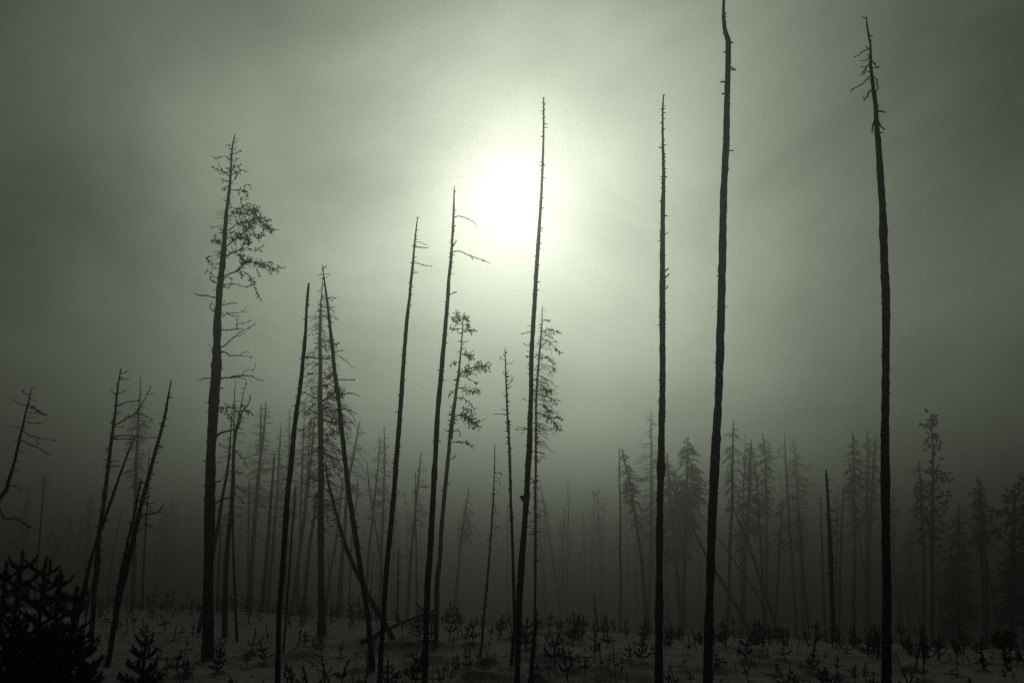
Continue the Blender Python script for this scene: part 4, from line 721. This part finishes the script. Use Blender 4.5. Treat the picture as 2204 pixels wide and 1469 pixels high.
T = fr(1660, 900, 5.65, (665,625,22),(672,760,28),(685,900,34),(700,1150,42),(715,1440,48)) + [(1790, 1250, 9.6), (1796, 1415, 10.5)]
QQ = (1660, 900, 5.65)
hero('broken_snag', 'dark stubby snag with broken top and short right arms, in the right-hand wood', 26, T, [
 b(QQ, 10, 7, (700,1112),(740,1118),(785,1128)), b(QQ, 9, 6, (695,1178),(655,1160)), b(QQ, 11, 8, (710,1245),(760,1240),(830,1240)), b(QQ, 11, 8, (715,1387),(760,1384),(800,1382)), b(QQ, 6, 4, (800,1382),(850,1430))], (0.01, 0.6, 46, 2, 6), material=M_BARK)

# leaning trunks in the right-hand wood
misty('leaning_tree', 'misty trunk slanting down to the right behind the kinked pole', 54, [(1440,1035,2.4),(1478,1111,4),(1520,1195,6),(1560,1262,7),(1592,1317,7.6),(1632,1394,8.4)], stubs=18, group=GM, cat='leaning tree')
misty('leaning_tree', 'misty trunk slanting right from the curved-arm spruce to the snow', 52, [(1576,1088,1.8),(1590,1120,3),(1608,1162,3.8),(1642,1263,5),(1686,1394,6.2)], stubs=16, group=GM, cat='leaning tree')
misty('leaning_tree', 'thin faint trunk slanting low behind the dense dark spire', 60, [(1502,1100,1.6),(1550,1162,2.8),(1592,1224,3.6),(1640,1300,4.2),(1664,1394,5)], stubs=10, group=GM, cat='leaning tree')

# live conifers at the right
def live(name, label, d, trunk, clumps, cone=None, nl=0.13, nwid=0.03, dens=1.0, group='live conifers at the right edge'):
    """a living conifer: boughs that end in needle clumps. clumps (x, y, rx, ry) pixels"""
    if d > 20: d *= 1.36
    P0 = trunk_world(trunk, d); base = P0[-1, :3].copy(); base[2] = ground_z(base[0], base[1])
    root = thing(name, label, 'conifer', base, group); P = spline(P0, 0.3); m0 = d / FPX
    mb = MB(); mb.tube(P[:, :3], P[:, 3] * (1 + 0.04 * rng.standard_normal(len(P))), 8, 0.02); mb.build('trunk', M_BARK, root, base)
    lim = MB(); nd = MB(); order = np.argsort(P[:, 2])
    for (x, y, rx, ry) in clumps:
        c = W(x, y, d)
        pz = np.interp(c[2] - 0.3 * ry * m0, P[order, 2], P[order, 0])
        st = np.array((pz, d, c[2] - 0.3 * ry * m0))
        nb = max(4, int(rx * ry * 0.020 * dens + 5))
        cd = random.uniform(-0.6, 0.6) * rx * m0 * (0.4 if abs(x - pz / m0) < 5 else 1)
        lim.tube([st, (st + c) / 2 + np.array((0, cd * .4, 0.1 * ry * m0)), c + np.array((0, cd, 0))], [0.03, 0.02, 0.01], 4, cap=False)
        for _ in range(nb):
            v = np.array((random.gauss(0, .5) * rx, random.gauss(0, .5) * max(rx, ry), random.gauss(0, .5) * ry)) * m0
            a = c + v + np.array((0, cd, 0)); out = v + np.array((np.sign(x - pz / m0 - CX) * 0.0, 0, 0.25 * ry * m0))
            out = out / (np.linalg.norm(out) + 1e-6); e = a + out * random.uniform(5, 11) * m0
            q = np.array([a, (a + e) / 2, e]); lim.tube(q, [0.012, 0.009, 0.006], 3, cap=False)
            nd.needles(q, nl, nwid, int(60 * dens), 1.0)
    if cone:
        ys = [q[0] for q in cone]; ws = [q[1] for q in cone]
        n = int((ys[-1] - ys[0]) * 0.9 * dens)
        for i in range(n):
            y = ys[0] + (ys[-1] - ys[0]) * random.random() ** 0.75
            z = W(CX, y, d)[2]; pp = np.array([np.interp(z, P[order, 2], P[order, k]) for k in range(3)])
            w = np.interp(y, ys, ws) * m0 * random.uniform(0.55, 1.12); phi = random.random() * 6.283
            h = np.array((math.cos(phi), math.sin(phi), 0))
            crown_branch(lim, nd, None, pp, h, w, 0.015, random.gauss(0.15, 0.12), random.uniform(.3, .6), 8 if w > 0.4 else 4, 42 * dens, nl, nwid)
    lim.build('boughs', M_TWIG, root, base, 'stuff'); nd.build('needles', M_NEEDLE, root, base, 'stuff', smooth=False)
    return root

RR = (1920, 860, 4.59)
def cl_(*p): return fr(*RR, *p)
live('live_pine', 'tall live pine with dark foliage clumps and a gap below its leafy top', 44,
     fr(*RR, (380,140,8),(395,350,14),(405,500,18),(402,800,26),(400,1200,32),(398,1469,36)) + [(2007, 1300, 8.5), (2007, 1415, 9)],
     cl_((380,160,30,50),(395,205,45,60),(400,260,42,50),(340,262,35,16),(395,320,45,60),(430,380,40,35),(385,400,48,50),(375,470,40,50),(445,480,40,25),(430,585,30,30),
         (380,720,45,30),(440,690,50,45),(500,730,55,50),(540,790,48,40),(430,740,45,40),(400,850,50,60),(360,890,50,35),(450,910,55,50),(500,950,60,40),(340,985,50,40),(430,1000,50,45),
         (490,1055,70,45),(400,1090,55,55),(450,1120,60,50),(340,1100,45,60),(420,1190,70,60),(490,1240,55,40),(380,1260,60,60),(450,1300,75,60),(360,1350,60,60),(430,1400,80,70)), dens=1.0)
live('live_spruce', 'small dense cone-shaped live spruce between pine and double-stemmed spruce', 48, [(2063,1087,1.4),(2063,1150,5),(2062,1250,8),(2061,1415,10)], [],
     [(1088,3),(1105,10),(1130,17),(1160,24),(1200,34),(1260,38),(1330,40),(1380,36)], dens=1.0)
live('live_pine', 'big dark live pine at the right edge with two clumped arms to the left', 38, [(2184,1050,2),(2183,1110,7),(2181,1200,10),(2179,1300,12),(2178,1420,13)],
     cl_((1210,900,45,40),(1180,940,50,45),(1230,960,60,50),(1160,1010,50,50),(1220,1040,70,60),(1050,1120,45,28),(1010,1105,30,18),(1110,1130,50,35),(1180,1130,70,60),(1260,1130,60,60),(1150,1230,55,50),(1230,1240,80,70),(1060,1310,55,40),(1030,1330,35,28),(1120,1330,60,50),(1200,1340,80,70),(1290,1340,60,70),(1150,1430,70,60),(1240,1440,90,70)),
     [(1180,30),(1230,38),(1290,40),(1340,32)], dens=.9)
live('live_pine', 'live pine cut off by the right frame edge behind the big dark pine', 46, [(2206,1015,2),(2207,1080,5),(2208,1200,8),(2208,1420,10)],
     cl_((1300,750,40,30),(1280,800,40,35),(1315,850,60,50),(1290,900,50,45),(1320,980,60,60)), [(1060,14),(1120,26),(1200,34),(1300,36)], dens=.9)
live('young_pine', 'small young pine with dark rounded head low at the right edge', 18.5, [(2160,1372,2),(2159,1395,3),(2157,1440,4)],
     [(2160,1366,11,8),(2150,1373,8,6),(2171,1372,9,7),(2176,1380,8,6),(2145,1381,6,5)], dens=1.0, nl=.09, nwid=.016)

# ------------------------------------------------------------------ the wood beyond, too deep in fog to count
wd = MB(); wn = MB()
rw = random.Random(4)
for i in range(230):
    y = rw.uniform(105, 235); x = rw.uniform(-0.95, 0.95) * y * 1.0
    u = x / y * FPX / 1.0 * math.cos(PITCH) + CX
    if 1010 < u < 1330 and y < 125: continue
    z = float(ground_base(x, y)); hgt = rw.uniform(11, 18) * (1.0 + 0.45 * (y - 105) / 130)
    P = np.array([(x, y, z - 0.3), (x + rw.gauss(0, .3), y, z + hgt * .5), (x + rw.gauss(0, .5), y, z + hgt)])
    wd.tube(P, [0.2, 0.13, 0.03], 5, cap=False)
    cb = rw.uniform(0.2, 0.55)
    for k in range(26):
        f = rw.uniform(cb, 0.99); p = np.array((np.interp(f, (0, .5, 1), P[:, 0]), y, z + hgt * f)); phi = rw.random() * 6.283
        ln = (1 - f) * hgt * 0.22 + 0.25; h = np.array((math.cos(phi), math.sin(phi), -0.35))
        q = np.array([p, p + h * ln * .5, p + h * ln])
        wd.tube(q, [0.03, 0.02, 0.012], 3, cap=False); wn.needles(q, 0.42, 0.12, 14, 0.9)
o = wd.build('distant_wood', M_BARK, None, (0, 0, 0), 'stuff')
o['label'] = 'far wood of pines dissolved in the fog'; o['category'] = 'wood'
wn.build('needles', M_NEEDLE, o, (0, 0, 0), 'stuff', smooth=False)

# ------------------------------------------------------------------ young pines, bottom left, and the seedlings
def shoot(stem, nd, P, r, nl, nw, dens, t0=0.0):
    P = np.asarray(P, float); Q = spline(P, 0.03) if len(P) > 2 else P
    ln = np.linalg.norm(np.diff(Q, axis=0), axis=1).sum()
    stem.tube(Q, np.linspace(r, r * 0.5, len(Q)), 4, cap=False)
    k0 = int(len(Q) * t0)
    nd.needles(Q[k0:], nl, nw, int(dens * ln), 0.85, r * 0.5)
    tip = np.array([Q[-2], Q[-1], Q[-1] + (Q[-1] - Q[-2]) * 0.01])
    nd.needles(tip, nl * 0.9, nw, max(5, int(dens * 0.02)), 0.5)

def sapling(label, px, ytop, d, lean=0.0, whorls=8, spread=0.55, open_=False, low=0.12):
    top = W(px, ytop, d); bx = top[0] - lean; gz = ground_z(bx, d)
    H = top[2] - gz; base = np.array((bx, d, gz))
    root = thing('young_pine', label, 'young pine', base, 'dark young pines in the bottom left corner')
    st = MB(); nd = MB()
    tr = lambda f: base + np.array((lean * f, 0, H * f))
    st.tube([tr(-0.05), tr(0.5), tr(0.93)], [0.028, 0.02, 0.008], 7)
    shoot(st, nd, [tr(0.84), tr(0.92), tr(1.0)], 0.008, 0.021, 0.003, 3000)
    for w in range(whorls):
        f = low + (0.90 - low) * (w / (whorls - 1)) ** 0.85
        nb = random.randint(4, 6)
        if open_ and 0.45 < f < 0.74: nb = 2
        ph = random.random() * 6.28
        for k in range(nb):
            phi = ph + k * 6.283 / nb + random.gauss(0, .25)
            ln = 0.66 * spread * (0.11 + 1.0 * (1 - f) ** 1.3) * random.uniform(0.6, 1.12)
            h = np.array((math.cos(phi), math.sin(phi), 0)); p = tr(f)
            q = [p, p + h * ln * 0.45 + np.array((0, 0, ln * 0.12)), p + h * ln * 0.8 + np.array((0, 0, ln * 0.34)), p + h * ln + np.array((0, 0, ln * 0.62))]
            shoot(st, nd, q, 0.005, 0.019, 0.0026, 2600, 0.15)
            for s_ in range(random.randint(6, 10) if f < 0.55 else (2 if f < 0.8 else 1)):
                t = random.uniform(0.35, 0.95); i = 1 if t < .6 else 2
                b0 = np.array(q[i]) * (1 - (t - .35)) + np.array(q[i + 1 if i < 3 else 3]) * (t - .35)
                g = random.choice((-1, 1)) * random.uniform(0.4, 1.0)
                hh = np.array((h[0] * math.cos(g) - h[1] * math.sin(g), h[0] * math.sin(g) + h[1] * math.cos(g), random.uniform(0.2, 0.8)))
                l2 = random.uniform(0.05, 0.11)
                shoot(st, nd, [b0, b0 + hh * l2 * .55, b0 + hh * l2 + np.array((0, 0, 0.25 * l2))], 0.005, 0.019, 0.0026, 2800, 0.05)
    st.build('stem', M_BARK, root, base); nd.build('needles', M_NEEDLE, root, base, 'stuff', smooth=False)
    return root

for a in [('dark young pine at the far left with a narrow spire top', 15, 1208, 7.5, 0.0, 8, .55),
          ('tallest dark young pine, with a bunched head on a bare open stem', 50, 1186, 8.1, 0.03, 8, .5, True),
          ('dark young pine with a thick three-pronged top, middle of the corner clump', 100, 1199, 7.65, 0.02, 9, .6),
          ('dark young pine with pale-gapped top, right of the three-pronged one', 131, 1226, 7.95, -0.02, 8, .52),
          ('shorter dark young pine at the right side of the corner clump', 166, 1262, 7.8, 0.03, 8, .5),
          ('low spreading young pine at the foot of the corner clump', 178, 1375, 7.3, 0.02, 5, .42),
          ('low dark young pine filling the very corner of the picture', 40, 1330, 6.9, 0.0, 7, .7),
          ('low bushy young pine in front of the corner clump middle', 112, 1340, 7.1, 0.0, 7, .65)]:
    sapling(*a)
sapling('knee-high bushy young pine with fat upright tip, right of the corner clump', 316, 1370, 9.4, 0.03, 5, .42, False, 0.2)

# seedlings: a few forms, then one object each
def seedling_mesh(form):
    st = MB(); nd = MB(); r = random
    leanx = r.gauss(0, 0.14); leany = r.gauss(0, 0.1)
    tr = lambda f: np.array((leanx * f * f, leany * f * f, f))
    def sh(q, dens=330, t0=0.0): shoot(st, nd, q, 0.016, 0.062, 0.011, dens * 2.6, t0)
    st.tube([tr(-0.25), tr(0.4), tr(0.9)], [0.032, 0.026, 0.016], 5)
    if form == 'bare':
        st.tube([tr(0.85), tr(1.0), tr(1.15)], [0.016, 0.01, 0.006], 4)
        for k in range(7):
            f = r.uniform(.3, 1.0); phi = r.random() * 6.283; l2 = r.uniform(.15, .45); h = np.array((math.cos(phi), math.sin(phi), r.uniform(.3, 1.3))); p = tr(f)
            st.tube([p, p + h * l2 * .5 + rng.standard_normal(3) * .02, p + h * l2 + rng.standard_normal(3) * .04], [.013, .01, .006], 4)
        nd.needles([tr(.9), tr(1.1)], .05, .012, 14)
    elif form == 'stick':
        sh([tr(0.35), tr(0.7), tr(1.0)], 420)
    else:
        sh([tr(0.45), tr(0.75), tr(1.0)], 360)
        rows = dict(cross=[(0.5, 4, 0.34)], twofork=[(0.3, 2, 0.5)], whorl=[(0.32, 4, 0.40), (0.66, 4, 0.26)], bushy=[(0.18, 5, 0.46), (0.42, 5, 0.38), (0.68, 4, 0.26)], flat=[(0.42, 5, 0.5)])[form]
        for (f, nb, ln) in rows:
            ph = r.random() * 6.28
            for k in range(nb):
                phi = ph + k * 6.283 / nb + r.gauss(0, .3); h = np.array((math.cos(phi), math.sin(phi), 0)); l2 = ln * r.uniform(.65, 1.15); p = tr(f)
                up = r.uniform(.35, 1.0) if form != 'flat' else r.uniform(0.0, .35)
                q = [p, p + h * l2 * .5 + np.array((0, 0, l2 * .15 * up)), p + h * l2 * .85 + np.array((0, 0, l2 * .75 * up))]
                sh(q, 330, .15)
    return st.mesh('stem', M_BARK), nd.mesh('needles', M_NEEDLE, smooth=False)
FORMS = ['stick', 'bare', 'bare', 'stick', 'cross', 'cross', 'cross', 'twofork', 'twofork', 'whorl', 'whorl', 'whorl', 'bushy', 'bushy', 'bushy', 'flat']
LIB = [[(f, *seedling_mesh(f)) for f in FORMS] for _ in range(3)]
ZONES = [(0, 'left of the limbed pine'), (448, 'between limbed pine and snapped pole'), (597, 'between snapped pole and crossing pole'), (803, 'between crossing pole and two-armed pole'),
         (914, 'between two-armed pole and sunlit pole'), (1112, 'between sunlit pole and stubby pole'), (1419, 'between stubby pole and kinked pole'), (1523, 'between kinked pole and dark snag'), (1793, 'between dark snag and rightmost pole'), (1909, 'right of rightmost pole')]
ORD = ['first', 'second', 'third', 'fourth', 'fifth', 'sixth', 'seventh', 'eighth', 'ninth', 'tenth', 'eleventh', 'twelfth', 'thirteenth', 'fourteenth', 'fifteenth', 'sixteenth', 'seventeenth', 'eighteenth', 'nineteenth', 'twentieth']
cells = {}
for sd_ in SEED:
    zi = max(i for i, z in enumerate(ZONES) if sd_[3] >= z[0])
    row = 0 if sd_[4] > 1472 else (1 if sd_[4] > 1440 else (2 if sd_[4] > 1405 else (3 if sd_[4] > 1370 else 4)))
    cells.setdefault((zi, row), []).append(sd_)
ROWS = ['front row', 'second row', 'third row', 'fourth row', 'misty back row']
for (zi, row), lst in cells.items():
    lst.sort(key=lambda q: q[3])
    for i, (x, y, h, px, py) in enumerate(lst):
        lib = rs.choice(LIB); f, sm, nm = lib[rs.randrange(len(lib))] if h > 0.23 else lib[rs.randrange(11)]
        if h > 0.47: f, sm, nm = lib[rs.randrange(8, 15)]
        h = max(0.11, min(0.85, h))
        size = 'tiny' if h < 0.2 else ('small' if h < 0.38 else 'taller')
        adj = dict(bare='bare-twigged', stick='single-stem', cross='cross-shaped', twofork='forked', whorl='whorled', bushy='bushy', flat='flat-armed')[f]
        lab = '%s %s pine seedling, %s in %s %s' % (size, adj, ORD[min(i, 19)], ROWS[row], ZONES[zi][1])
        ro = thing('pine_seedling', lab, 'seedling', (x, y, ground_z(x, y) - 0.02), 'pine seedlings poking through the snow')
        wd_ = h * rs.uniform(0.7, 1.2); ro.scale = (wd_, wd_, h); ro.rotation_euler = (rs.gauss(0, .15), rs.gauss(0, .15), rs.random() * 6.28)
        for nme, msh, kd in (('stem', sm, None), ('needles', nm, 'stuff')):
            c = bpy.data.objects.new(nme, msh); COL.objects.link(c); c.parent = ro
            if kd: c['kind'] = kd

lt = MB()
for i in range(170):
    px = rs.uniform(180, 2230); d = ground_hit(px, rs.uniform(1385, 1490)); x = (px - CX) / FPX * d / math.cos(PITCH) * 0.99
    a_ = rs.random() * 6.283; ln = rs.choice((.04, .06, .1, .16, .28)); up = rs.uniform(0, .5) if rs.random() < .35 else rs.uniform(-.02, .1)
    p = np.array((x, d, ground_z(x, d) + .004)); h = np.array((math.cos(a_), math.sin(a_), up)) * ln
    lt.tube([p - h * .3, p + h * .4 + rng.standard_normal(3) * .008, p + h], [.008, .007, .004], 4)
o = lt.build('twig_litter', M_CHAR, None, (0, 0, 0), 'stuff'); o['label'] = 'broken charred twigs and bark scattered on the snow'; o['category'] = 'litter'

# the scrub of young pines too far off to count, along the back of the bench
th = MB(); tn = MB()
for i in range(330):
    px = rs.uniform(-60, 2260); c = float(np.interp((px - CX) / FPX / math.cos(PITCH), CREST_U, CREST_D))
    d = c * rs.uniform(0.86, 1.35) if px < 1300 else c * rs.uniform(0.98, 1.3)
    if px > 950 and rs.random() < 0.45: continue
    x = (px - CX) / FPX * d / math.cos(PITCH); p = np.array((x, d, ground_z(x, d) - 0.03)); h = rs.uniform(0.25, 0.75) * (1.25 if px < 900 else 0.8)
    lx = rs.gauss(0, .12) * h
    th.tube([p, p + np.array((lx * .5, 0, h * .5)), p + np.array((lx, 0, h))], [0.018, 0.014, 0.008], 4, cap=False)
    tn.needles([p + np.array((lx * .5, 0, h * .5)), p + np.array((lx, 0, h))], 0.045, 0.012, 40, 0.9)
    for k in range(rs.randint(4, 9)):
        f = rs.uniform(0.15, 0.8); phi = rs.random() * 6.283; ln = (1.05 - f) * h * rs.uniform(.3, .55); a = p + np.array((lx * f, 0, h * f)); hh = np.array((math.cos(phi), math.sin(phi), 0))
        q = np.array([a, a + hh * ln * .6 + np.array((0, 0, .15 * ln)), a + hh * ln + np.array((0, 0, .6 * ln))])
        th.tube(q, [0.011, 0.009, 0.006], 3, cap=False); tn.needles(q, 0.045, 0.012, 28, 0.9)
o = th.build('far_scrub', M_BARK, None, (0, 0, 0), 'stuff'); o['label'] = 'misty scrub of young pines along the far edge of the snow'; o['category'] = 'scrub'
tn.build('needles', M_NEEDLE, o, (0, 0, 0), 'stuff', smooth=False)

# ------------------------------------------------------------------ the fog: one even volume round camera and scene
hm = bpy.data.materials.new('fog'); hm.use_nodes = True
hn = hm.node_tree.nodes; hn.remove(hn['Principled BSDF'])
pv = hn.new('ShaderNodeVolumePrincipled')
pv.inputs['Color'].default_value = (*HAZE_COL, 1); pv.inputs['Density'].default_value = HAZE_DENSITY; pv.inputs['Anisotropy'].default_value = HAZE_G
hm.node_tree.links.new(pv.outputs[0], hn['Material Output'].inputs['Volume'])
x0, x1, y0, y1, z0, z1 = -620, 620, -320, 720, float(GZ.min()) - 1.0, 21.5
me = bpy.data.meshes.new('haze')
me.from_pydata([(x, y, z) for x in (x0, x1) for y in (y0, y1) for z in (z0, z1)], [], [(0, 1, 3, 2), (4, 6, 7, 5), (0, 4, 5, 1), (2, 3, 7, 6), (0, 2, 6, 4), (1, 5, 7, 3)])
me.materials.append(hm)
hz = bpy.data.objects.new('haze', me); COL.objects.link(hz); hz['kind'] = 'stuff'
